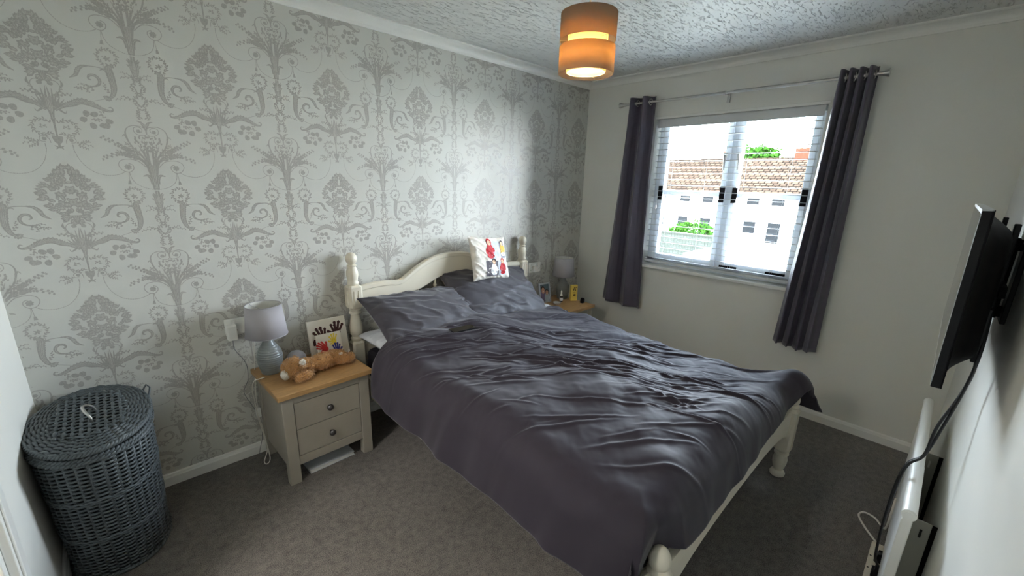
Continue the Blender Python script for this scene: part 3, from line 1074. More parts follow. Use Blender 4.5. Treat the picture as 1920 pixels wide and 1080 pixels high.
def make_duvet():
    nu, nv = 380, 380
    U, V = np.meshgrid(np.linspace(0, 1, nu), np.linspace(0, 1, nv), indexing='ij')
    # arc length across: left -1.06 .. right +.98
    yhead = -.365 - .13 * np.clip((.22 - U) / .22, 0, 1) ** 1.4 - .05 * np.clip((U - .8) / .2, 0, 1)
    wl_, wr_ = 1.00, .94
    W = -wl_ + (wl_ + wr_) * U
    leng = 1.80
    Lfoot0 = 1.93
    footarc = Lfoot0 + .235 - .075 * sstep(.35, .85, U)
    S = -yhead + (footarc + yhead) * V      # distance from the headboard wall, arc length
    ox, dx = bendmap(W, .655, .135, math.radians(80), 1)
    oy_, dy = bendmap(S, Lfoot0 - .02, .12, math.radians(78), 1)
    X = xm + ox
    Y = -oy_
    # corner handling
    cl = np.clip((-W - .66) / .4, 0, 1) * np.clip((S - 1.88) / .25, 0, 1)
    cr = np.clip((W - .66) / .3, 0, 1) * np.clip((S - 1.86) / .25, 0, 1)
    drop = np.maximum(dx, dy) + .40 * np.minimum(dx, dy)
    drop = drop * (1 - .30 * cr)
    Z = .605 - .062 * sstep(-.25, .62, W) - drop
    X = X + .11 * cr - .03 * cl
    Y = Y - .10 * cr - .03 * cl
    flat = np.exp(-np.clip(dx + dy, 0, 1) * 6)
    # puffiness
    Z += flat * (.024 * np.sin(PI * np.clip((W + .75) / 1.5, 0, 1)) + .030 * np_noise(X * 2.3, Y * 2.3, 3, 2) + .018 * np_noise(X * 5, Y * 5, 4, 2))
    Z += flat * .03 * sstep(1.0, .5, S) * sstep(.3, .5, S)
    # creases
    rg = random.Random(21)
    cr_ = []

    def field(x, y):
        t = np.clip((x + 2.2) / 1.4, 0, 1)
        f = np.clip((-y - .4) / 1.6, 0, 1)
        return math.radians(-30 - 32 * t * f - 8 * f)
    for i in range(24):           # long soft folds in the left middle
        x = rg.uniform(-2.15, -1.15); y = rg.uniform(-1.35, -.5)
        cr_.append((x, y, field(x, y) + rg.uniform(-.2, .3), rg.uniform(.35, .85), rg.uniform(.006, .010), rg.uniform(.008, .015), rg.uniform(-.3, .3)))
    for i in range(20):
        x = rg.uniform(-1.6, -.8); y = rg.uniform(-1.95, -.8)
        cr_.append((x, y, field(x, y) + rg.uniform(-.2, .3), rg.uniform(.3, .8), rg.uniform(.007, .014), rg.uniform(.008, .015), rg.uniform(-.3, .3)))
    for i in range(90):
        x = rg.uniform(-2.25, -.75); y = rg.uniform(-2.0, -.4)
        cr_.append((x, y, field(x, y) + rg.uniform(-.5, .5), rg.uniform(.1, .28), rg.uniform(.005, .008), rg.uniform(.003, .006), rg.uniform(-1, 1)))
    for i in range(40):           # folds over the near half
        x = rg.uniform(-2.2, -1.2); y = rg.uniform(-2.0, -.8)
        cr_.append((x, y, field(x, y) + rg.uniform(-.35, .35), rg.uniform(.2, .6), rg.uniform(.007, .013), rg.uniform(.004, .009), rg.uniform(-.5, .5)))
    for i in range(20):           # folds running to the foot of the bed
        x = rg.uniform(-1.75, -.85); y = rg.uniform(-1.95, -1.25)
        cr_.append((x, y, math.radians(-62) + rg.uniform(-.3, .3), rg.uniform(.2, .5), rg.uniform(.006, .011), rg.uniform(.005, .011), rg.uniform(-.4, .4)))
    for i in range(10):           # broad rolls
        x = rg.uniform(-2.0, -.9); y = rg.uniform(-1.8, -.6)
        cr_.append((x, y, field(x, y) + rg.uniform(-.3, .3), rg.uniform(.6, 1.1), rg.uniform(.04, .07), rg.uniform(.010, .020), rg.uniform(-.2, .2)))
    C = crease_field(X, Y, cr_)
    C += .0022 * np_noise(X * 22 + Y * 9, Y * 10 - X * 4, 9, 2) + .005 * np_noise(X * 5 + Y * 5, (Y - X) * 11, 19, 3)
    Z += C * (.35 + .65 * flat)
    # vertical drape folds on the left overhang and the foot
    hangL = np.clip(dx / .25, 0, 1) * (W < 0)
    hangR = np.clip(dx / .25, 0, 1) * (W > 0)
    hangF = np.clip(dy / .18, 0, 1)
    fold = np.sin(Y * 15 + 2.2 * np_noise(Y * 3, Z * 0 + 2, 5, 2)) * .55 + np_noise(Y * 9 + Z * 2.0, Z * 1.2, 6, 2) * .9
    X -= hangL * (.020 * fold + .012) * (1 - .4 * hangF)
    X += hangR * .010 * fold
    foldf = np_noise(X * 6 - Z * 3, Z * 1.2 + 9, 7, 2)
    Y -= hangF * (.020 * foldf + .006)
    Z -= .012 * hangL * np_noise(Y * 4, Y * 0, 12, 2)
    pk = np.clip((-.60 - W) / .10, 0, 1) * hangF
    Y += .065 * pk
    gk = np.exp(-(((X + .80) / .11) ** 2 + ((Y + 2.04) / .10) ** 2))
    Z += .085 * gk
    Y -= .055 * gk * hangF
    X += .02 * gk
    Z += .05 * np.exp(-((W + .72) / .09) ** 2) * hangF
    # left head corner folded back: bulge
    hl = hangL * sstep(.14, 0, V)
    X -= .018 * hl
    Z += .05 * hl * np.clip(dx / .3, 0, 1)
    rc = sstep(.62, .72, W) * sstep(.56, .46, S)
    Z = Z * (1 - rc) + np.maximum(Z, .528) * rc
    # turned edge at the head
    Z -= .030 * sstep(.014, 0, V) * flat
    return X, Y, Z


DX_, DY_, DZ_ = make_duvet()
duv = thing('duvet', 'crumpled charcoal grey duvet spread over the bed', 'duvet', (xm, -1.2, 0))
P = np.stack([DX_ - xm, DY_ + 1.2, DZ_], -1)
dv = MB().grid([[tuple(q) for q in row] for row in P]).build('duvet_cover', M_duvet, duv, solid=.022)
dv.modifiers['solid'].offset = 1


def duvet_z(x, y):
    d = (DX_ - x) ** 2 + (DY_ - y) ** 2
    return float(DZ_.ravel()[np.argmin(d)])


def pillow_mesh(w, h, t, seed, n=90, crease=.006, pinch=.05, flange=0.0, sag=0.0):
    U, V = np.meshgrid(np.linspace(-1, 1, n), np.linspace(-1, 1, int(n * .8)), indexing='ij')
    # pinched outline: sides bow in, corners stay out
    X = U * w / 2 * (1 - pinch * (1 - V ** 2) * np.abs(U) ** 3)
    Y = V * h / 2 * (1 - pinch * 1.3 * (1 - U ** 2) * np.abs(V) ** 3)
    th = t / 2 * np.clip((1 - np.abs(U) ** 2.6), 0, 1) ** .55 * np.clip((1 - np.abs(V) ** 2.6), 0, 1) ** .55
    edge = 1 - np.clip((1 - np.abs(U)) / .35, 0, 1) * np.clip((1 - np.abs(V)) / .35, 0, 1)
    wr = np_noise(U * 2.2 + seed, V * 2.0, seed, 3)
    ridg = (1 - np.abs(np_noise(U * 3 + V * 3.5, V * 1.8 - U * 1.2, seed + 3, 2)) * 3).clip(0, 1)
    rad = np.sin(np.arctan2(V * h, U * w) * 17 + 3 * np_noise(U * 2, V * 2, seed + 5, 1)) * edge * .5
    top_ = th * (1 + .10 * wr) + crease * (ridg * 1.6 + rad * 1.6) * np.clip(th / (t * .12), 0, 1)
    bot = -th * (1 + .06 * wr)
    Zs = -sag * (U ** 2) * w
    Tm = np.stack([X, Y, top_ + Zs], -1)
    Bm = np.stack([X, Y, bot + Zs], -1)
    b = MB()
    b.grid([[tuple(q) for q in r] for r in Tm])
    b.grid([[tuple(q) for q in r] for r in Bm[::-1]])
    return b, Tm


def pillow(name, label, M4, w, h, t, seed, m, group, **k):
    th_ = thing(name, label, 'pillow' if name == 'pillow' else 'cushion', group=group)
    th_.matrix_world = M4
    b, Tm = pillow_mesh(w, h, t, seed, **k)
    b.build('pillowcase' if name == 'pillow' else 'cushion_cover', m, th_)
    return th_, Tm


R_ = lambda a, ax: Matrix.Rotation(math.radians(a), 4, ax)
TR = Matrix.Translation
pillow('pillow', 'white pillow lying under the left dark grey pillow', TR((-1.885, -.275, .555)) @ R_(4, 'Z') @ R_(5, 'X'), .66, .42, .12, 5, M_wpillow, 'white pillows under the grey ones')
pillow('pillow', 'white pillow lying under the right dark grey pillow', TR((-1.055, -.315, .528)) @ R_(-2, 'Z') @ R_(2, 'X'), .66, .42, .085, 6, M_wpillow, 'white pillows under the grey ones')
pillow('pillow', 'dark grey pillow leaning on the left half of the headboard', TR((-1.860, -.300, .672)) @ R_(3, 'Z') @ R_(3, 'Y') @ R_(31, 'X'), .74, .47, .15, 15, M_pillow, 'dark grey pillows at the headboard', pinch=.07, crease=.007)
pillow('pillow', 'dark grey pillow under the photo cushion on the right half of the bed', TR((-1.245, -.225, .700)) @ R_(-3, 'Z') @ R_(3, 'Y') @ R_(38, 'X'), .78, .50, .16, 27, M_pillow, 'dark grey pillows at the headboard', pinch=.07, crease=.008)
# photo cushion
M_cush = mat('cushion_fabric', srgb(228, 222, 212), .7, bump=.15, bscale=500)
CM = TR((-1.275, -.175, .955)) @ R_(2, 'Z') @ R_(5, 'Y') @ R_(72, 'X')
cu, CT = pillow('cushion', 'small white cushion printed with photos of children standing on the right pillow', CM, .345, .315, .085, 41, M_cush, None, pinch=.07, crease=.004)
cushmat = [(.72, .06, .13), (.93, .75, .62), (.25, .22, .22), (.82, .66, .25), (.78, .80, .84), (.55, .55, .6), (.93, .93, .93), (.16, .12, .12), (.35, .33, .36)]
cmats = [mat('printed_colour', (c[0] ** 2.2, c[1] ** 2.2, c[2] ** 2.2, 1), .7, var=.12, vscale=60) for c in cushmat]


def on_cushion(x, y, lift):
    u = np.clip((x / .345 + .5) * (CT.shape[0] - 1), 0, CT.shape[0] - 1.01)
    v = np.clip((y / .315 + .5) * (CT.shape[1] - 1), 0, CT.shape[1] - 1.01)
    i, j = int(u), int(v)
    fu, fv = u - i, v - j
    p = CT[i, j] * (1 - fu) * (1 - fv) + CT[i + 1, j] * fu * (1 - fv) + CT[i, j + 1] * (1 - fu) * fv + CT[i + 1, j + 1] * fu * fv
    return (x, y, p[2] + lift)


def print_shape(b, cx, cy, rx, ry, mi, lift, rect=False, n=14):
    """a printed patch that follows the cushion surface"""
    rows = []
    m = 7
    for i in range(m + 1):
        r = []
        for k in range(n + 1):
            if rect:
                x = cx - rx + 2 * rx * k / n
                y = cy - ry + 2 * ry * i / m
            else:
                a = 2 * PI * k / n
                x = cx + rx * math.cos(a) * i / m
                y = cy + ry * math.sin(a) * i / m
            r.append(on_cushion(x, y, lift))
        rows.append(r)
    b.grid(rows[::-1] if rect else rows, mi)


def child(b, cx, cy, s, coat, hat, legs, lift=.002):
    print_shape(b, cx, cy + .012 * s, .024 * s, .036 * s, coat, lift)
    print_shape(b, cx - .022 * s, cy + .002 * s, .010 * s, .020 * s, coat, lift + .0002)
    print_shape(b, cx + .022 * s, cy + .004 * s, .010 * s, .020 * s, coat, lift + .0002)
    print_shape(b, cx, cy - .026 * s, .026 * s, .014 * s, legs, lift + .0003)
    print_shape(b, cx, cy + .055 * s, .0185 * s, .022 * s, hat, lift + .0003)
    print_shape(b, cx - .001, cy + .050 * s, .0130 * s, .0155 * s, 1, lift + .0006)
    for e in (-1, 1):
        print_shape(b, cx + e * .0045 * s, cy + .053 * s, .0018 * s, .0018 * s, 7, lift + .0009, n=6)
    print_shape(b, cx, cy + .043 * s, .004 * s, .0014 * s, 0, lift + .0009, n=6)


pr = MB()
print_shape(pr, .018, .050, .058, .066, 4, .0008, True)
print_shape(pr, .105, .052, .026, .058, 5, .0008, True)
print_shape(pr, -.015, -.078, .055, .052, 8, .0008, True)
print_shape(pr, .080, -.074, .036, .052, 4, .0008, True)
child(pr, -.020, .040, 1.25, 0, 0, 0)
child(pr, .108, .048, 1.0, 3, 2, 6)
child(pr, .000, -.085, 1.0, 6, 2, 6)
child(pr, .086, -.082, 1.0, 0, 0, 0)
pr.build('printed_photos', cmats, cu)
# phone on the duvet
ph = thing('mobile_phone', 'slim black phone lying on the duvet near the left pillow', 'phone', (-1.845, -.612, duvet_z(-1.845, -.612) + .006), math.radians(-4))
MB().box((-.075, -.033, -.004), (.075, .033, .004)).build('phone_body', M_black, ph, bevel=.003)
MB().box((-.072, -.030, .004), (.072, .030, .0046)).build('phone_screen', M_screen, ph)

# ------------------------------------------------------------------ bedside cabinets
def nightstand(label, loc, rz):
    t = thing('bedside_cabinet', label, 'bedside cabinet', loc, rz, 'matching bedside cabinets')
    W2, D2 = .217, .193
    b = MB()
    for sx in (-1, 1):
        for sy in (-1, 1):
            x0, y0 = sx * W2, sy * D2
            b.box((min(x0, x0 - sx * .052), min(y0, y0 - sy * .045), 0), (max(x0, x0 - sx * .052), max(y0, y0 - sy * .045), .472))
        b.box((min(sx * (W2 - .006), sx * (W2 - .022)), -D2 + .04, .09), (max(sx * (W2 - .006), sx * (W2 - .022)), D2 - .04, .472))
    b.box((-W2 + .05, D2 - .02, .09), (W2 - .05, D2 - .008, .472))
    b.box((-W2 + .05, -D2 + .004, .432), (W2 - .05, -D2 + .03, .472))
    b.box((-W2 + .05, -D2 + .004, .095), (W2 - .05, -D2 + .03, .142))
    b.box((-W2 + .05, -D2 + .03, .095), (W2 - .05, D2 - .02, .11))
    b.build('carcass', M_taupe, t, bevel=.0025)
    MB().box((-.235, -.212, .472), (.235, .212, .497)).build('oak_top', M_oak, t, bevel=.003)
    MB().box((-W2 + .052, -D2 + .02, .142), (W2 - .052, -D2 + .03, .432)).build('drawer_gap', M_dark, t)
    for z in (.1445, .2885):
        d = MB().box((-W2 + .0545, -D2 + .006, z), (W2 - .0545, -D2 + .024, z + .141)).build('drawer', M_taupe, t, bevel=.002)
        X = Matrix.Rotation(PI / 2, 3, 'X')
        MB().lathe([(.006, -.002), (.006, .012), (.0135, .016), (.0165, .021), (.0155, .027), (.010, .031), (0, .0325)], (0, -D2 + .006, z + .0705), 20, X=X).build('knob', M_knob, d)
    return t


N1 = (-2.541, -.212)
ns1 = nightstand('taupe two-drawer bedside cabinet with oak top between wicker basket and bed', (N1[0], N1[1], 0), math.radians(1.5))
ns2 = nightstand('taupe bedside cabinet with oak top mostly hidden behind the bed in the window corner', (-.545, -.228, 0), 0)
ZT = .497


def table_lamp(label, loc, mb, rz=0):
    t = thing('table_lamp', label, 'lamp', loc, rz, 'matching bedside table lamps')
    prof = [(0, 0), (.043, 0), (.046, .003)]
    for i in range(60):
        z = .006 + .165 * i / 59
        r = np.interp(z, [.006, .03, .06, .09, .115, .135, .155, .171], [.046, .052, .058, .060, .056, .046, .033, .025])
        rip = .0011 * math.sin(i * 2 * PI / 4.2) * (1 if .02 < z < .155 else 0)
        prof.append((r + rip, z))
    prof += [(.023, .178), (.022, .200), (.012, .204), (.012, .225), (0, .226)]
    MB().lathe(prof, n=40).build('lamp_base', mb, t)
    P = []
    for k in range(48):
        a = 2 * PI * k / 48
        P.append([(.096 * math.cos(a), .096 * math.sin(a), .206), (.080 * math.cos(a), .080 * math.sin(a), .362)])
    s_ = MB().grid(P, closed_u=True).build('lamp_shade', [M_shade, M_shadein], t, solid=.0018)
    s_.modifiers['solid'].material_offset = 1
    for r, z in ((.096, .206), (.080, .362)):
        MB().tube([(r * math.cos(2 * PI * k / 48), r * math.sin(2 * PI * k / 48), z) for k in range(48)], .0016, 6, closed=True).build('shade_rim', M_shade, s_)
    rim = MB()
    for k in range(3):
        a = k * 2 * PI / 3 + 2.2
        rim.tube([(.014 * math.cos(a), .014 * math.sin(a), .335), (.080 * math.cos(a), .080 * math.sin(a), .358)], .0012, 5)
    rim.tube([(.014 * math.cos(2 * PI * k / 12), .014 * math.sin(2 * PI * k / 12), .335) for k in range(12)], .0012, 5, closed=True)
    rim.build('shade_frame', M_shade, s_)
    MB().lathe([(0, .214), (.014, .216), (.015, .235), (.013, .245), (.024, .275), (.028, .295), (.022, .315), (0, .325)], n=18).build('light_bulb', M_white, t)
    return t


lamp1 = table_lamp('grey ribbed ceramic lamp on the left bedside cabinet by the soft toy', (-2.706, -.112, ZT), M_ceramic)
lamp2 = table_lamp('grey ceramic lamp on the right bedside cabinet in the window corner', (-.372, -.130, ZT), M_ceramic_m)

# ------------------------------------------------------------------ sockets, chargers and cables by the left cabinet
def wall_socket(name, label, x, z):
    t = thing(name, label, 'socket', (x, 0, z), group='double wall sockets')
    MB().box((-.073, -.011, -.043), (.073, -.0006, .043)).build('face_plate', M_white, t, bevel=.004)
    for sx in (-.036, .036):
        MB().box((sx - .009, -.0155, .014), (sx + .009, -.011, .034)).build('switch', M_white, t, bevel=.0015)
        sl2 = MB().box((sx - .003, -.0114, -.002), (sx + .003, -.0108, .008)).box((sx - .016, -.0114, -.022), (sx - .008, -.0108, -.017)).box((sx + .008, -.0114, -.022), (sx + .016, -.0108, -.017))
        sl2.build('pin_holes', M_blackm, t)
    return t


so1 = wall_socket('wall_socket', 'white double wall socket behind the left lamp with a charger plugged in', -2.790, .742)
so2 = wall_socket('wall_socket', 'white double wall socket right of the headboard above the far cabinet', -.615, .785)
ch = tag(MB().box((-2.862, -.050, .683), (-2.818, -.0113, .760)).build('phone_charger', M_white, bevel=.007), 'square white charger plugged into the left half of the socket by the left lamp', 'charger')
pg = thing('plug', 'white plug in the right half of the socket behind the left lamp', 'plug', (-2.752, -.0113, .722))
MB().prism([(-.024, -.024), (.024, -.024), (.024, .010), (.012, .026), (-.012, .026), (-.024, .010)], 1, -.030, 0).build('plug_body', M_white, pg, bevel=.004)
# the lamp cable: out of the plug, down the wall, inline switch, to the floor and back to the lamp
def cable(name, label, pts, r, m, cat='cable', n=8):
    return tag(MB().tube([tuple(p) for p in catmull(pts, n)], r, 8).build(name, m), label, cat)


lc = thing('lamp_cable', 'white lamp cable with inline switch looping down beside the left cabinet', 'cable', (0, 0, 0))
MB().tube([tuple(p) for p in catmull([(-2.752, -.028, .70), (-2.752, -.035, .66), (-2.757, -.030, .58), (-2.768, -.028, .46), (-2.776, -.026, .36), (-2.776, -.024, .275)], 8)], .0024, 8).build('cable_run', M_cable_w, lc)
MB().box((-2.788, -.036, .222), (-2.764, -.016, .278)).build('inline_switch', M_white, lc, bevel=.004)
MB().tube([tuple(p) for p in catmull([(-2.776, -.024, .225), (-2.770, -.03, .17), (-2.766, -.05, .10), (-2.772, -.09, .05), (-2.80, -.125, .008), (-2.79, -.15, .006), (-2.772, -.13, .03), (-2.776, -.07, .14), (-2.784, -.05, .22), (-2.795, -.08, .34), (-2.808, -.13, .43), (-2.802, -.165, .492), (-2.780, -.178, .5035), (-2.755, -.170, .501)], 8)], .0024, 8).build('cable_run', M_cable_w, lc)
cable('charger_cable', 'thin grey cable hanging down the wallpaper from the square charger', [(-2.84, -.03, .684), (-2.838, -.02, .63), (-2.81, -.012, .57), (-2.794, -.010, .52), (-2.800, -.010, .44), (-2.825, -.014, .38), (-2.80, -.016, .30), (-2.77, -.02, .20), (-2.775, -.028, .10), (-2.80, -.04, .02), (-2.79, -.06, .005)], .0014, mat('grey_cable', srgb(110, 112, 116), .5))
cable('charger_cable', 'thin white charging cable trailing from the far socket behind the picture frame', [(-.60, -.034, .775), (-.585, -.045, .78), (-.575, -.05, .73), (-.60, -.04, .66), (-.64, -.03, .58), (-.68, -.025, .50), (-.70, -.02, .42)], .002, M_cable_w)
tag(MB().box((-.655, -.045, .748), (-.600, -.0113, .802)).build('phone_charger', M_white, bevel=.006), 'white charger in the far socket between headboard and picture frame', 'charger')

# ------------------------------------------------------------------ things on the left cabinet
def hand(b, cx, cz, s, mi, y, flip=1, rot=0.0, spread=1.0):
    """a painted hand print in the xz plane"""
    def P(x, z):
        x *= flip
        return (cx + s * (x * math.cos(rot) - z * math.sin(rot)), y, cz + s * (x * math.sin(rot) + z * math.cos(rot)))
    def poly(pts):
        b.add([P(*p) for p in pts], [tuple(range(len(pts)))], mi)
    poly([(.5 * math.cos(a), .42 * math.sin(a)) for a in [2 * PI * k / 14 for k in range(14)]])
    for (x, z, a, L, w) in ((-.38, .28, .42, .85, .17), (-.13, .38, .14, 1.0, .18), (.14, .38, -.10, .95, .18), (.38, .26, -.38, .8, .16), (.48, -.05, -1.15, .65, .18)):
        a *= spread
        d = (-math.sin(a), math.cos(a)); n = (d[1], -d[0])
        pts = [(x + n[0] * w * .8, z + n[1] * w * .8), (x + d[0] * L * .6 + n[0] * w * .7, z + d[1] * L * .6 + n[1] * w * .7), (x + d[0] * L * .85 + n[0] * w, z + d[1] * L * .85 + n[1] * w), (x + d[0] * L, z + d[1] * L),
               (x + d[0] * L * .85 - n[0] * w, z + d[1] * L * .85 - n[1] * w), (x + d[0] * L * .6 - n[0] * w * .7, z + d[1] * L * .6 - n[1] * w * .7), (x - n[0] * w * .8, z - n[1] * w * .8)]
        poly(pts)


M_brown = paint('brown_paint', (66, 26, 24)); M_red = paint('red_paint', (190, 42, 40)); M_yel = paint('yellow_paint', (226, 200, 60)); M_blue = paint('blue_paint', (46, 52, 140)); M_bl = paint('black_paint', (25, 22, 22))
cv1 = thing('canvas_picture', 'square white canvas with two dark brown hand prints leaning on the wallpaper', 'picture', (-2.392, -.105, ZT + .0))
cv1.rotation_euler = (math.radians(-13), 0, 0)
MB().box((-.105, .0, 0), (.105, .018, .215)).build('stretched_canvas', M_canvas, cv1, bevel=.002)
b = MB()
hand(b, -.034, .112, .050, 0, -.0006, 1, .25)
hand(b, .046, .128, .050, 0, -.0007, -1, -.15)
b.add([(-.088, -.0006, .100), (-.080, -.0006, .112), (-.072, -.0006, .108), (-.070, -.0006, .088), (-.080, -.0006, .074), (-.088, -.0006, .078)], [tuple(range(6))])
for x, z in ((-.045, .165), (-.03, .150), (.05, .155), (.035, .17)):
    b.add([(x + .004 * math.cos(a), -.0008, z + .004 * math.sin(a)) for a in [k * PI / 4 for k in range(8)]], [tuple(range(8))])
b.build('hand_prints', M_brown, cv1)
cv2 = thing('canvas_picture', 'small canvas with red, yellow and blue hand prints in front of the brown one', 'picture', (-2.405, -.145, ZT + .0))
cv2.rotation_euler = (math.radians(-13), 0, 0)
MB().box((-.068, 0, 0), (.068, .014, .146)).build('stretched_canvas', M_canvas, cv2, bevel=.002)
b = MB()
hand(b, -.032, .070, .036, 0, -.0006, 1, .9, .7)
hand(b, -.028, .060, .034, 0, -.0007, 1, 3.3, .6)
hand(b, .024, .100, .030, 1, -.0008, -1, .1, 1.1)
hand(b, .026, .094, .022, 1, -.0009, -1, 2.2, 1)
hand(b, .034, .040, .034, 2, -.0010, 1, .0, .6)
for x in (.016, .026):
    b.add([(x + .0022 * math.cos(a), -.0013, .103 + .0022 * math.sin(a)) for a in [k * PI / 4 for k in range(8)]], [tuple(range(8))], 3)
b.add([(.0, -.0012, .030), (.012, -.0012, .038), (.004, -.0012, .050), (-.006, -.0012, .054), (-.002, -.0012, .042)], [(0, 1, 2, 3, 4)], 3)
b.build('hand_prints', [M_red, M_yel, M_blue, M_bl], cv2)
spk = thing('smart_speaker', 'pale grey fabric ball speaker behind the soft toy on the left cabinet', 'speaker', (-2.585, -.125, ZT))
M_spk = mat('speaker_mesh', srgb(152, 150, 154), .9, bump=.6, bscale=900, bdist=.001)
MB().lathe([(0, .002), (.030, .002)] + [(.048 * math.sin(a), .045 - .0445 * math.cos(a)) for a in [.72 + (PI - .72) * k / 16 for k in range(17)]], n=32).build('speaker_body', M_spk, spk)
MB().lathe([(0, 0), (.028, 0), (.030, .003), (0, .003)], n=28).build('speaker_foot', M_blackm, spk)

# plush toy lying on its front
toy = thing('plush_toy', 'tan fluffy soft toy animal lying across the left bedside cabinet', 'soft toy', (-2.498, -.262, ZT), math.radians(6))
toy.scale = (1.0, 1.1, 1.3)


def fur(ells, m, name, parent, n=2600, L=.009, seed=1):
    rg = random.Random(seed)
    b = MB()
    mats4 = []
    for (c, r, rot) in ells:
        X = (Matrix.Rotation(rot[2], 3, 'Z') @ Matrix.Rotation(rot[1], 3, 'Y') @ Matrix.Rotation(rot[0], 3, 'X'))
        b.ell(c, r, X)
        mats4.append((Vector(c), Vector(r), X))
    tot = sum(r[0] * r[1] + r[1] * r[2] + r[0] * r[2] for _, r, _ in ells)
    for (c, r, X) in mats4:
        k = int(n * (r[0] * r[1] + r[1] * r[2] + r[0] * r[2]) / tot)
        for _ in range(k):
            d = Vector((rg.gauss(0, 1), rg.gauss(0, 1), rg.gauss(0, 1))).normalized()
            p = c + X @ Vector((d.x * r.x, d.y * r.y, d.z * r.z))
            nn = (X @ Vector((d.x / r.x, d.y / r.y, d.z / r.z))).normalized()
            if p.z < .004:
                continue
            cl = noise.noise_vector(p * 38) * .9 + noise.noise_vector(p * 90) * .5
            t_ = (nn + cl + Vector((rg.gauss(0, .2), rg.gauss(0, .2), rg.gauss(0, .2) - .15))).normalized()
            s1 = nn.orthogonal().normalized() * .0011
            s2 = nn.cross(s1).normalized() * .0011
            mid = p + (nn * .5 + t_ * .5).normalized() * L * .55
            e = mid + (t_ + Vector((0, 0, -.3))).normalized() * L * .6
            if e.z < .001:
                continue
            b.add([p + s1, p - s1 * .5 + s2, p - s1 * .5 - s2, mid + s1 * .7, mid - s1 * .35 + s2 * .7, mid - s1 * .35 - s2 * .7, e],
                  [(0, 1, 4, 3), (1, 2, 5, 4), (2, 0, 3, 5), (3, 4, 6), (4, 5, 6), (5, 3, 6)], 0, True)
    return b.build(name, m, parent)


fur([((-.085, .005, .036), (.048, .034, .030), (0, .1, 0)), ((.0, .012, .034), (.072, .042, .030), (0, 0, .1)), ((.07, .02, .032), (.045, .040, .028), (0, 0, 0)),
     ((-.115, -.048, .020), (.040, .020, .018), (0, 0, .25)), ((-.145, -.052, .019), (.020, .020, .017), (0, 0, 0)),
     ((-.03, .062, .022), (.038, .018, .017), (0, 0, .6)),
     ((.105, -.005, .025), (.050, .024, .022), (0, 0, -.25)), ((.145, -.012, .022), (.024, .022, .020), (0, 0, 0)), ((.095, .055, .025), (.048, .022, .020), (0, 0, .2)), ((.135, .062, .022), (.022, .020, .019), (0, 0, 0))],
    M_fur, 'body', toy, 5200, .010, 2)
fur([((-.150, .012, .042), (.046, .044, .036), (0, 0, 0)), ((-.115, .052, .052), (.016, .014, .018), (0, 0, 0)), ((-.118, -.030, .060), (.016, .012, .016), (0, 0, 0))], M_fur, 'head', toy, 1900, .010, 3)
fur([((-.192, -.002, .030), (.017, .019, .016), (0, 0, 0))], M_fur_w, 'muzzle', toy, 420, .005, 4)
fur([((-.118, -.034, .069), (.012, .009, .013), (0, 0, 0))], M_fur_w, 'inner_ear', toy, 300, .005, 5)
MB().box((.085, -.012, .046), (.105, -.004, .055)).build('care_label', M_fur_w, toy)
MB().box((.146, -.004, .040), (.150, .002, .056)).build('ribbon_loop', M_fur_w, toy)
# things under the left cabinet
bk = thing('book', 'thin white book lying on the carpet under the left bedside cabinet', 'book', (-2.545, -.27, 0), math.radians(2))
MB().box((-.105, -.10, .001), (.125, .10, .018)).build('pages', mat('paper', srgb(214, 214, 210), .8), bk)
MB().box((-.108, -.103, .018), (.128, .103, .020)).box((-.108, -.103, .0), (.128, .103, .002)).build('cover', mat('pale_cover', srgb(196, 200, 206), .5), bk)

# ------------------------------------------------------------------ things on the right cabinet
def rot_thing(t, tilt):
    t.rotation_euler = (math.radians(tilt), 0, t.rotation_euler[2])


pf = thing('photo_frame', 'silver photo frame with two smiling faces on the right bedside cabinet', 'photo frame', (-.60, -.140, ZT), math.radians(-6))
rot_thing(pf, -12)
fr = MB()
for a, b_ in (((-.062, -.006, 0), (-.050, .006, .170)), ((.050, -.006, 0), (.062, .006, .170)), ((-.05, -.006, 0), (.05, .006, .012)), ((-.05, -.006, .158), (.05, .006, .170))):
    fr.box(a, b_)
fr.build('frame_border', M_silver, pf, bevel=.002)
fr = MB().box((-.05, 0, .012), (.05, .004, .158))
for (x, z, rx, rz_, mi, y) in ((-.018, .060, .032, .052, 4, -.0004), (.022, .040, .028, .042, 3, -.0008), (-.020, .118, .021, .028, 2, -.0010), (-.018, .106, .017, .026, 1, -.0014), (.022, .094, .0185, .021, 2, -.0016), (.022, .086, .015, .020, 1, -.0020)):
    fr.add([(x + rx * math.cos(a), y, max(z + rz_ * math.sin(a), .013)) for a in [2 * PI * k / 20 for k in range(20)]], [tuple(range(20))], mi)
for (x, z, s_) in ((-.018, .108, 1), (.022, .087, .85)):
    for e in (-1, 1):
        fr.add([(x + e * .006 * s_ + .0018 * math.cos(a), -.0024, z + .004 + .0013 * math.sin(a)) for a in [k * PI / 3 for k in range(6)]], [tuple(range(6))], 2)
    fr.add([(x + .007 * s_ * math.cos(a), -.0024, z - .010 * s_ + .0025 * math.sin(a)) for a in [k * PI / 5 for k in range(10)]], [tuple(range(10))], 5)
fr.build('photograph', [paint('photo_background', (92, 112, 118)), paint('skin_tone', (202, 148, 122)), paint('dark_hair', (48, 34, 30)), paint('pale_shirt', (176, 184, 190)), paint('blue_shirt', (120, 104, 130)), paint('smile', (232, 222, 214))], pf)
MB().prism([(.004, .10), (.045, .0), (.049, .0), (.006, .12)], 0, -.012, .012).build('stand', M_blackm, pf)

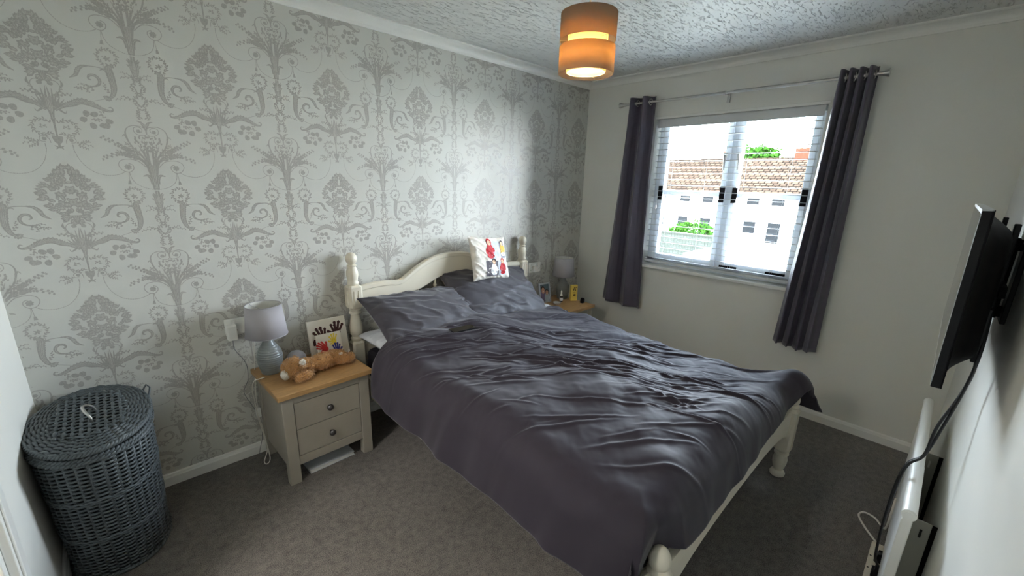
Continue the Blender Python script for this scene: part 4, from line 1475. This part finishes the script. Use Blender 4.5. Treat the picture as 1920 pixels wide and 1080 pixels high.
dr = thing('dropper_bottle', 'small dark bottle with white dropper cap in front of the right lamp', 'bottle', (-.470, -.200, ZT))
MB().lathe([(0, 0), (.013, 0), (.014, .003), (.014, .042), (.009, .050), (.008, .052), (0, .052)], n=22).build('bottle_body', paint('dark_glass', (34, 32, 34), .2), dr, split=50)
MB().lathe([(.0143, .010), (.0143, .038)], n=22, cap=False).build('bottle_label', M_white, dr)
MB().lathe([(.010, .050), (.0105, .064), (.0075, .066), (.006, .072), (.0065, .085), (.0055, .095), (.003, .101), (0, .102)], n=18).build('dropper_cap', M_white, dr)
yb = thing('carton', 'tall yellow carton with dark lettering beside the right lamp', 'box', (-.352, -.238, ZT), math.radians(-28))
MB().box((-.029, -.014, 0), (.029, .014, .138)).build('carton_body', mat('yellow_card', srgb(226, 196, 92), .5), yb, bevel=.001)
yl = MB()
Yf = -.0146
def strip(b, pts, w, mi=0, y=Yf):
    for p, q in zip(pts[:-1], pts[1:]):
        d = Vector((q[0] - p[0], q[1] - p[1])).normalized() * w / 2
        n_ = Vector((-d.y, d.x))
        b.add([(p[0] + n_.x, y, p[1] + n_.y), (p[0] - n_.x, y, p[1] - n_.y), (q[0] - n_.x, y, q[1] - n_.y), (q[0] + n_.x, y, q[1] + n_.y)], [(0, 1, 2, 3)], mi)
strip(yl, [(-.012, .088), (-.001, .120), (.004, .120), (.012, .088)], .0055)
strip(yl, [(-.007, .098), (.008, .098)], .003)
strip(yl, [(.010, .117), (.020, .117)], .0025); strip(yl, [(.015, .112), (.015, .122)], .0025)
strip(yl, [(-.010, .075), (.010, .075)], .0035, 1)
strip(yl, [(-.006, .068), (.008, .068)], .003, 1)
yl.add([(.002 + .013 * math.cos(a), Yf, .052 + .008 * math.sin(a)) for a in [k * PI / 9 for k in range(18)]], [tuple(range(18))])
strip(yl, [(-.006, .052), (.010, .052)], .002, 1, Yf - .0002)
yl.build('carton_lettering', [M_bl, paint('ochre_print', (150, 120, 40))], yb)
bb = thing('perfume_bottle', 'small black faceted block at the front edge of the right cabinet', 'bottle', (-.352, -.338, ZT), math.radians(15))
MB().prism([(-.019, 0), (.019, 0), (.019, .028), (.008, .042), (-.004, .042), (-.019, .030)], 1, -.014, .014).build('block_body', M_black, bb, bevel=.003)
gd = thing('trinket_dish', 'low clear glass dish at the foot of the photo frame', 'dish', (-.555, -.225, ZT))
M_gl = mat('clear_glass', srgb(190, 190, 184), .1, spec=.8)
MB().lathe([(0, 0), (.026, 0), (.034, .012), (.036, .016), (.033, .016), (.025, .005), (0, .004)], n=24).build('dish_body', M_gl, gd, split=50)
hk = thing('dark_bottle', 'black pointed bottle on the carpet beside the far cabinet', 'bottle', (-.190, -.31, 0))
MB().lathe([(0, 0), (.03, 0), (.032, .01), (.032, .20), (.018, .235), (.010, .25), (.010, .285), (0, .29)], n=20).build('bottle_body', M_black, hk, split=50)

# ------------------------------------------------------------------ wicker laundry basket
bs = thing('laundry_basket', 'tall oval dark grey wicker laundry basket with lid in the left corner', 'laundry basket', (-3.368, -.318, 0))


def bpt(z, a, dr_=0):
    t = z / .555
    rx = .142 + .018 * t + dr_
    ry = .205 + .062 * t + dr_
    oy = -.0 + .045 * (1 - t)
    return (rx * math.copysign(abs(math.cos(a)) ** .9, math.cos(a)), oy + ry * math.copysign(abs(math.sin(a)) ** .9, math.sin(a)), z)


NST = 36
wv_ = MB()
rows = 66
for r in range(rows):
    z = .012 + .535 * r / (rows - 1)
    pts = []
    for k in range(NST * 3):
        a = 2 * PI * k / (NST * 3)
        o = .0075 * math.cos(a * NST / 2 + (PI if r % 2 else 0))
        pts.append(bpt(z + .0015 * noise.noise((math.cos(a) * 3, math.sin(a) * 3, r)), a, o))
    wv_.tube(pts, .0046, 5, closed=True)
for zb3 in (.19, .37):
    for q in range(2):
        pts = [bpt(zb3 + q * .009 + .003 * math.sin(k * PI / 2 + q * PI), 2 * PI * k / 132, .008) for k in range(132)]
        wv_.tube(pts, .0048, 5, closed=True)
wv_.build('woven_body', M_wicker, bs)
st = MB()
for k in range(NST):
    a = 2 * PI * (k + .5) / NST
    st.tube([bpt(z, a) for z in (.0, .14, .28, .42, .552)], .0062, 6)
st.build('stakes', M_wicker, bs)
for z, o, r in ((.010, .009, .008), (.552, .008, .008), (.562, .002, .008)):
    rm = MB()
    for q in range(2):
        pts = []
        for k in range(160):
            a = 2 * PI * k / 160
            p = bpt(z, a, o + .004 * math.cos(a * 40 + q * PI))
            pts.append((p[0], p[1], p[2] + .004 * math.sin(a * 40 + q * PI)))
        rm.tube(pts, r * .75, 6, closed=True)
    rm.build('braided_rim', M_wicker, bs)
MB().lathe([(0, .004), (1, .004)], (0, .045, 0), n=48, sx=.138, sy=.20).build('base_disc', M_wicker, bs)
# lining that closes the gaps
ln = MB()
ln.grid([[bpt(z, 2 * PI * k / 48, -.008) for z in (.004, .2, .4, .555)] for k in range(48)], closed_u=True)
ln.build('lining', mat('dark_lining', srgb(34, 36, 38), .9), bs)
lid = MB()
lx, ly = .170, .285


def lpt(s_, a, dz=0):
    return (lx * s_ * math.cos(a), ly * s_ * math.sin(a), .592 + .016 * (1 - s_ * s_) + dz)


ND = 36
for r in range(13):
    s_ = .60 + .40 * r / 12
    pts = [lpt(s_, 2 * PI * k / (ND * 3), .0045 * math.cos(2 * PI * k / (ND * 3) * ND / 2 + (PI if r % 2 else 0))) for k in range(ND * 3)]
    lid.tube(pts, .0052, 5, closed=True)
for k in range(ND):
    a = 2 * PI * k / ND
    lid.tube([lpt(s_, a) for s_ in (.56, .8, 1.0)], .0045, 5)
# centre: basket weave block running lengthwise
for i in range(9):
    x = -.085 + .17 * i / 8
    m_ = math.sqrt(max(0, 1 - (x / lx) ** 2)) * ly * .66
    lid.tube([(x, y, .606 + .0045 * math.sin(y * 150 + i * PI)) for y in np.linspace(-m_, m_, 60)], .006, 5)
for j in range(29):
    y = -.19 + .38 * j / 28
    m_ = math.sqrt(max(0, 1 - (y / (ly * .72)) ** 2)) * lx * .62
    lid.tube([(x, y, .606 + .0045 * math.sin(x * 148 + j * PI)) for x in np.linspace(-m_, m_, 24)], .0046, 5)
for q in range(3):
    pts = []
    for k in range(180):
        a = 2 * PI * k / 180
        e = 1.0 + .018 * math.cos(a * 34 + q * 2.1)
        p = lpt(e, a)
        pts.append((p[0], p[1], .588 + .006 * math.sin(a * 34 + q * 2.1)))
    lid.tube(pts, .0055, 6, closed=True)
lid.lathe([(0, .592), (1, .586)], n=48, sx=lx * .97, sy=ly * .97)
ldo = lid.build('lid', M_wicker, bs)
hd = MB().tube([tuple(p) for p in catmull([(.006, -.088, .606), (.004, -.088, .626), (-.006, -.075, .645), (-.012, -.045, .652), (-.004, -.015, .645), (.012, .002, .626), (.016, .003, .606)], 6)], .0050, 8)
hd.build('lid_handle', M_chrome, ldo)
lp = MB().tube([(.155, .10, .56), (.175, .115, .575), (.182, .13, .60), (.172, .14, .612), (.160, .135, .595), (.158, .125, .57), (.170, .11, .54), (.176, .10, .50)], .0035, 6)
lp.build('wicker_loop', M_wicker, bs)

# ------------------------------------------------------------------ television
tv = thing('television', 'black flat television on a wall bracket seen from its edge', 'television', (-1.345, -2.445, 1.23))
tv.rotation_euler = (math.radians(-.6), 0, 0)
TW, TH = .445, .216
MB().box((-TW, -.0165, -TH), (TW, .0, TH - .002)).build('television_bezel', M_black, tv, bevel=.001)
MB().box((-TW, -.0185, TH - .002), (TW, .0008, TH + .001)).build('lit_top_edge', M_silver, tv)  # pale strip: light falling on the black top, put into the colour
MB().box((-TW, -.0, -TH), (-TW + .009, .0009, TH)).box((TW - .009, -.0, -TH), (TW, .0009, TH)).box((-TW, 0, -TH), (TW, .0009, -TH + .011)).box((-TW, 0, TH - .009), (TW, .0009, TH)).build('front_trim', M_silver, tv)
MB().box((-TW + .008, -.0005, -TH + .010), (TW - .008, .0012, TH - .008)).build('screen', M_screen, tv)
# black rear shell, bulging towards its middle
sh = MB()
N_ = 24
G = []
for i in range(N_ + 1):
    r = []
    for j in range(N_ + 1):
        u, v = -1 + 2 * i / N_, -1 + 2 * j / N_
        e = min(1, (1 - abs(u)) / .35) * min(1, (1 - abs(v) * (1 if v < 0 else 1)) / .30)
        e = e * e * (3 - 2 * e)
        r.append((u * (TW - .001), -.0168 - .050 * e - .001, v * (TH - .001)))
    G.append(r)
sh.grid([g[::-1] for g in G])
sh.box((-TW, -.020, -TH), (TW, -.0165, TH))
sh.build('rear_shell', M_blackm, tv)
MB().box((-.30, -.0705, -.12), (-.27, -.066, -.03)).box((-.2, -.0705, .02), (.0, -.066, .03)).build('socket_recess', M_black, tv)
tb = thing('wall_bracket', 'black hinged wall bracket holding the television', 'wall bracket', (-1.30, YF, 1.24))
MB().box((-.045, 0, -.13), (.045, .012, .15)).box((-.060, .0, .09), (.06, .018, .11)).build('wall_plate', M_black, tb, bevel=.002)
a_ = MB()
for z in (-.10, .10):
    a_.box((-.012, .01, z - .016), (.012, .052, z + .016))
a_.box((-.014, .02, -.12), (.014, .036, .12))
a_.box((-.30, .036, -.015), (.24, .050, .015))
a_.build('arm', M_blackm, tb, bevel=.002)
for x in (-.26, .20):
    MB().box((x - .016, .046, -.20), (x + .016, .0575, .17)).build('upright_rail', M_black, tb, bevel=.002)

# ------------------------------------------------------------------ radiator on the television wall
rd = thing('radiator', 'slim white panel radiator with rounded top rail below the television', 'radiator', (-1.30, -2.488, 0))
RZ = .600
MB().box((-.36, -.011, .10), (.62, .011, RZ - .012)).box((-.355, -.0125, .12), (.615, -.011, RZ - .05)).box((-.355, .011, .12), (.615, .0125, RZ - .05)).build('panel', M_white, rd, bevel=.004)
tubeX = Matrix.Rotation(PI / 2, 3, 'Y')
MB().tube([(-.372, 0, RZ - .018), (.62, 0, RZ - .018)], .0165, 22).build('top_rail', M_white, rd, split=50)
MB().tube([(-.374, 0, RZ - .018), (-.05, 0, RZ - .018)], .0175, 22).tube([(-.376, 0, RZ - .018), (-.3735, 0, RZ - .018)], .011, 18).build('rail_sleeve', M_white, rd, split=50)
for x in (-.155, .37):
    p_ = MB()
    p_.box((x - .002, YF + 2.488 + .012, .12), (x + .002, -.011, .455))
    p_.build('bracket_plate', M_plate, rd, bevel=.0008)
    q_ = MB().box((x - .004, YF + 2.488 + .030, .395), (x - .0022, YF + 2.488 + .036, .425))
    q_.build('bracket_slot', M_dark if x < 0 else M_white, rd)
    MB().box((x - .003, YF + 2.488, .10), (x + .003, YF + 2.488 + .012, .452)).build('hook_slit_shade', M_blackm, rd)  # black strip standing in for the slit of shadow at the plate's hooks
MB().box((.0, -.06, .15), (.05, -.012, .33)).build('junction_box', M_white, rd, bevel=.004)

# power strip and plugs
ps = thing('extension_lead', 'cream four-gang extension lead lying on the carpet by the radiator', 'extension lead', (-1.235, -2.470, 0))
MB().box((-.19, -.030, .002), (.19, .030, .034)).build('socket_block', M_cream, ps, bevel=.005)
for x in (-.14, -.06, .02, .10):
    ho = MB()
    ho.box((x - .012, -.002, .0338), (x - .006, .002, .0345)).box((x + .004, -.013, .0338), (x + .008, -.007, .0345)).box((x + .004, .007, .0338), (x + .008, .013, .0345)).box((x - .02, .02, .0338), (x - .014, .026, .0348))
    ho.build('pin_holes', M_dark, ps)
for i, (x, lab) in enumerate(((-1.155, 'black plug nearest the window in the extension lead'), (-1.255, 'black plug nearer the camera in the extension lead'))):
    p1 = thing('plug', lab, 'plug', (x, -2.482, .0345), group='black plugs in the extension lead')
    MB().prism([(-.026, -.024), (.020, -.024), (.030, 0), (.020, .024), (-.026, .024)], 2, 0, .022).box((-.018, -.016, .022), (.016, .016, .036)).build('plug_body', M_black, p1, bevel=.003)
cable('extension_cable', 'cream cable looping over the carpet from the extension lead', [(-1.047, -2.470, .016), (-1.00, -2.45, .006), (-.93, -2.405, .005), (-.86, -2.375, .005), (-.82, -2.39, .006), (-.83, -2.43, .008), (-.88, -2.462, .01), (-.93, -2.472, .05), (-.98, -2.472, .15), (-.96, -2.4725, .22)], .0042, M_cable_w)
for off, lab, endp in ((0, 'black television cable hanging to the nearer plug', (-1.255, -2.482, .068)), (.012, 'black television cable hanging to the plug nearest the window', (-1.155, -2.482, .068))):
    cable('television_cable', lab, [(-1.50, -2.522, 1.19), (-1.51, -2.528 + off, 1.10), (-1.48, -2.530, 1.00), (-1.44 + off, -2.525, .90), (-1.43 - off, -2.510 + off, .78), (-1.44, -2.490, .67 + off * .3), (-1.455 + off, -2.462, .63), (-1.45, -2.452 + off * .3, .55), (-1.40, -2.448, .35), (-1.33, -2.455, .18), ((-1.33 + endp[0]) / 2, -2.462, .12), endp], .0042, M_cable_b)

# ------------------------------------------------------------------ outside
GZ = -2.75
M_grass = mat('grass', srgb(150, 160, 92), .9, var=.3, vscale=3)
M_paving = mat('pale_paving', srgb(170, 164, 150), .85, var=.08, vscale=2)
gr = MB().box((.3, -30, GZ - .2), (80, 70, GZ))
struct(gr.build('ground', M_paving))
M_render = mat('white_render', srgb(236, 232, 224), .8)
def tiles():
    m = mat('roof_tiles', srgb(44, 35, 28), .85, spec=0, var=.12, vscale=5)
    nt = m.node_tree
    b = nt.nodes['Principled BSDF']
    br = nt.nodes.new('ShaderNodeTexBrick')
    br.inputs['Color1'].default_value = srgb(50, 40, 31)
    br.inputs['Color2'].default_value = srgb(36, 28, 22)
    br.inputs['Mortar'].default_value = srgb(12, 9, 7)
    br.inputs['Scale'].default_value = 1.0
    br.inputs['Brick Width'].default_value = .42
    br.inputs['Row Height'].default_value = .30
    br.inputs['Mortar Size'].default_value = .035
    t = nt.nodes.new('ShaderNodeTexCoord')
    mp = nt.nodes.new('ShaderNodeMapping')
    mp.inputs['Rotation'].default_value = (0, 0, PI / 2)
    nt.links.new(t.outputs['Object'], mp.inputs[0])
    nt.links.new(mp.outputs[0], br.inputs['Vector'])
    nt.links.new(br.outputs['Color'], b.inputs['Base Color'])
    return m


M_tiles = tiles()
M_win = mat('dark_glass', srgb(14, 15, 16), .5, spec=.05)
hx = 31.0
te = thing('terraced_house', 'row of white rendered terraced houses with brown tiled roof across the road', 'house', (hx, 10, GZ))
MB().box((0, -14, 0), (8, 20, 4.15)).build('wall', M_render, te)
MB().prism([(-.45, 4.0), (4, 6.55), (8.4, 4.0), (8.4, 3.9), (4, 6.4), (-.45, 3.88)], 1, -14.3, 20.3).build('roof', M_tiles, te)
for y, w, z in ((-3.6, .5, 6.3), (1.5, .5, 6.3), (-11, .5, 6.3), (8.5, .5, 6.3)):
    c_ = MB().box((3.6, y - .45, 6.0), (4.4, y + .45, 7.15)).build('chimney', mat('chimney_brick', srgb(52, 30, 22), .9, spec=0, var=.15, vscale=8), te)
    MB().tube([(4, y - .2, 7.15), (4, y - .2, 7.5)], .12, 10).tube([(4, y + .2, 7.15), (4, y + .2, 7.5)], .12, 10).build('chimney_pot', paint('clay', (190, 120, 90)), c_)
for i, y in enumerate((-12.5, -9.8, -7.0, -5.2, -3.6, -2.0, -.4, 1.2, 3.0, 5.0, 7.0, 9.5, 12, 15)):
    f = MB().box((-.04, y - .50, .45 if i % 3 == 1 else .9), (.0, y + .50, 2.0)).build('window_frame', M_white, te)
    MB().box((-.06, y - .40, .50 if i % 3 == 1 else 1.0), (-.04, y + .40, 1.9)).build('pane', M_win, f)
    f = MB().box((-.04, y - .5, 3.0), (.0, y + .5, 4.0)).build('window_frame', M_white, te)
    MB().box((-.06, y - .4, 3.1), (-.04, y + .4, 3.85)).build('pane', M_win, f)


def shrub(name, label, cat, c, r, n, m, lf=.14, seed=1, trunk=0):
    rg = random.Random(seed)
    t = thing(name, label, cat, (c[0], c[1], c[2] - r[2] - trunk))
    b = MB()
    o = Vector((0, 0, r[2] + trunk))
    for _ in range(n):
        d = Vector((rg.gauss(0, 1), rg.gauss(0, 1), rg.gauss(0, 1))).normalized() * rg.uniform(.6, 1)
        d *= 1 + .25 * noise.noise(d * 2.3 + Vector((seed, 0, 0)))
        p = o + Vector((d.x * r[0], d.y * r[1], d.z * r[2]))
        a = Vector((rg.gauss(0, 1), rg.gauss(0, 1), rg.gauss(0, 1))).normalized()
        q = a.orthogonal().normalized() * lf * .4
        b.add([p, p + a * lf * .5 + q, p + a * lf, p + a * lf * .5 - q], [(0, 1, 2, 3)])
    b.build('foliage', m, t)
    if trunk:
        MB().tube([(0, 0, 0), (.05, 0, trunk + r[2] * .8)], .12, 8).build('trunk', paint('bark', (96, 78, 60)), t)


M_leaf = mat('leaves', srgb(26, 48, 12), .7, spec=0, var=.3, vscale=2)
shrub('garden_bush', 'bright green bush in front of the terrace seen through the left window light', 'bush', (26.5, 10.2, GZ + .95), (1.1, 1.7, .95), 2600, M_leaf, .22, 5)
shrub('tree', 'green tree top rising behind the terrace roof', 'tree', (42, 11.6, 3.7), (2.2, 2.0, 1.6), 3000, M_leaf, .4, 7, 4.8)
shrub('garden_bush', 'low green shrubs by the road seen through the right window light', 'bush', (8.6, 0.3, GZ + .62), (.5, .9, .55), 1600, M_leaf, .12, 9)
M_fence = mat('weathered_fence', srgb(40, 42, 38), .9, spec=0, var=.15, vscale=4, stretch=(1, 8, .4))
gf = thing('garden_fence', 'weathered grey fence below the window', 'fence', (17.5, 7.2, GZ))
fbm = MB()
for i in range(44):
    y = -2.4 + i * .152
    fbm.box((-.012, y, .02), (.012, y + .145, 1.95))
fbm.build('boards', M_fence, gf)
MB().box((-.05, -2.45, 1.95), (.05, 4.3, 2.02)).build('capping_rail', M_fence, gf)
for y in (-2.4, -.2, 2.0, 4.2):
    MB().box((.012, y - .05, 0), (.11, y + .05, 2.0)).build('post', M_fence, gf)
gg = thing('garage', 'flat-roofed white garage below the window', 'garage', (11.5, 1.9, GZ))
MB().box((-1.2, -2.2, 0), (2.2, 1.4, 2.05)).build('wall', mat('garage_brick', srgb(26, 17, 12), .9, spec=0, var=.15, vscale=9), gg)
MB().box((-1.35, -2.35, 2.05), (2.35, 1.55, 2.17)).build('flat_roof', mat('roof_felt', srgb(205, 200, 190), .9, var=.1, vscale=4), gg)
gw = thing('garden_wall', 'low yellow brick garden wall along the road', 'wall', (20, 3.2, GZ))
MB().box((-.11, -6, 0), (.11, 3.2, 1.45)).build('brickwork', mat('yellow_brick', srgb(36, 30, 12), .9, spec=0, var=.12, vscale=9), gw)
MB().box((-.15, -6.05, 1.45), (.15, 3.25, 1.52)).build('coping', mat('coping_stone', srgb(180, 176, 160), .8), gw)
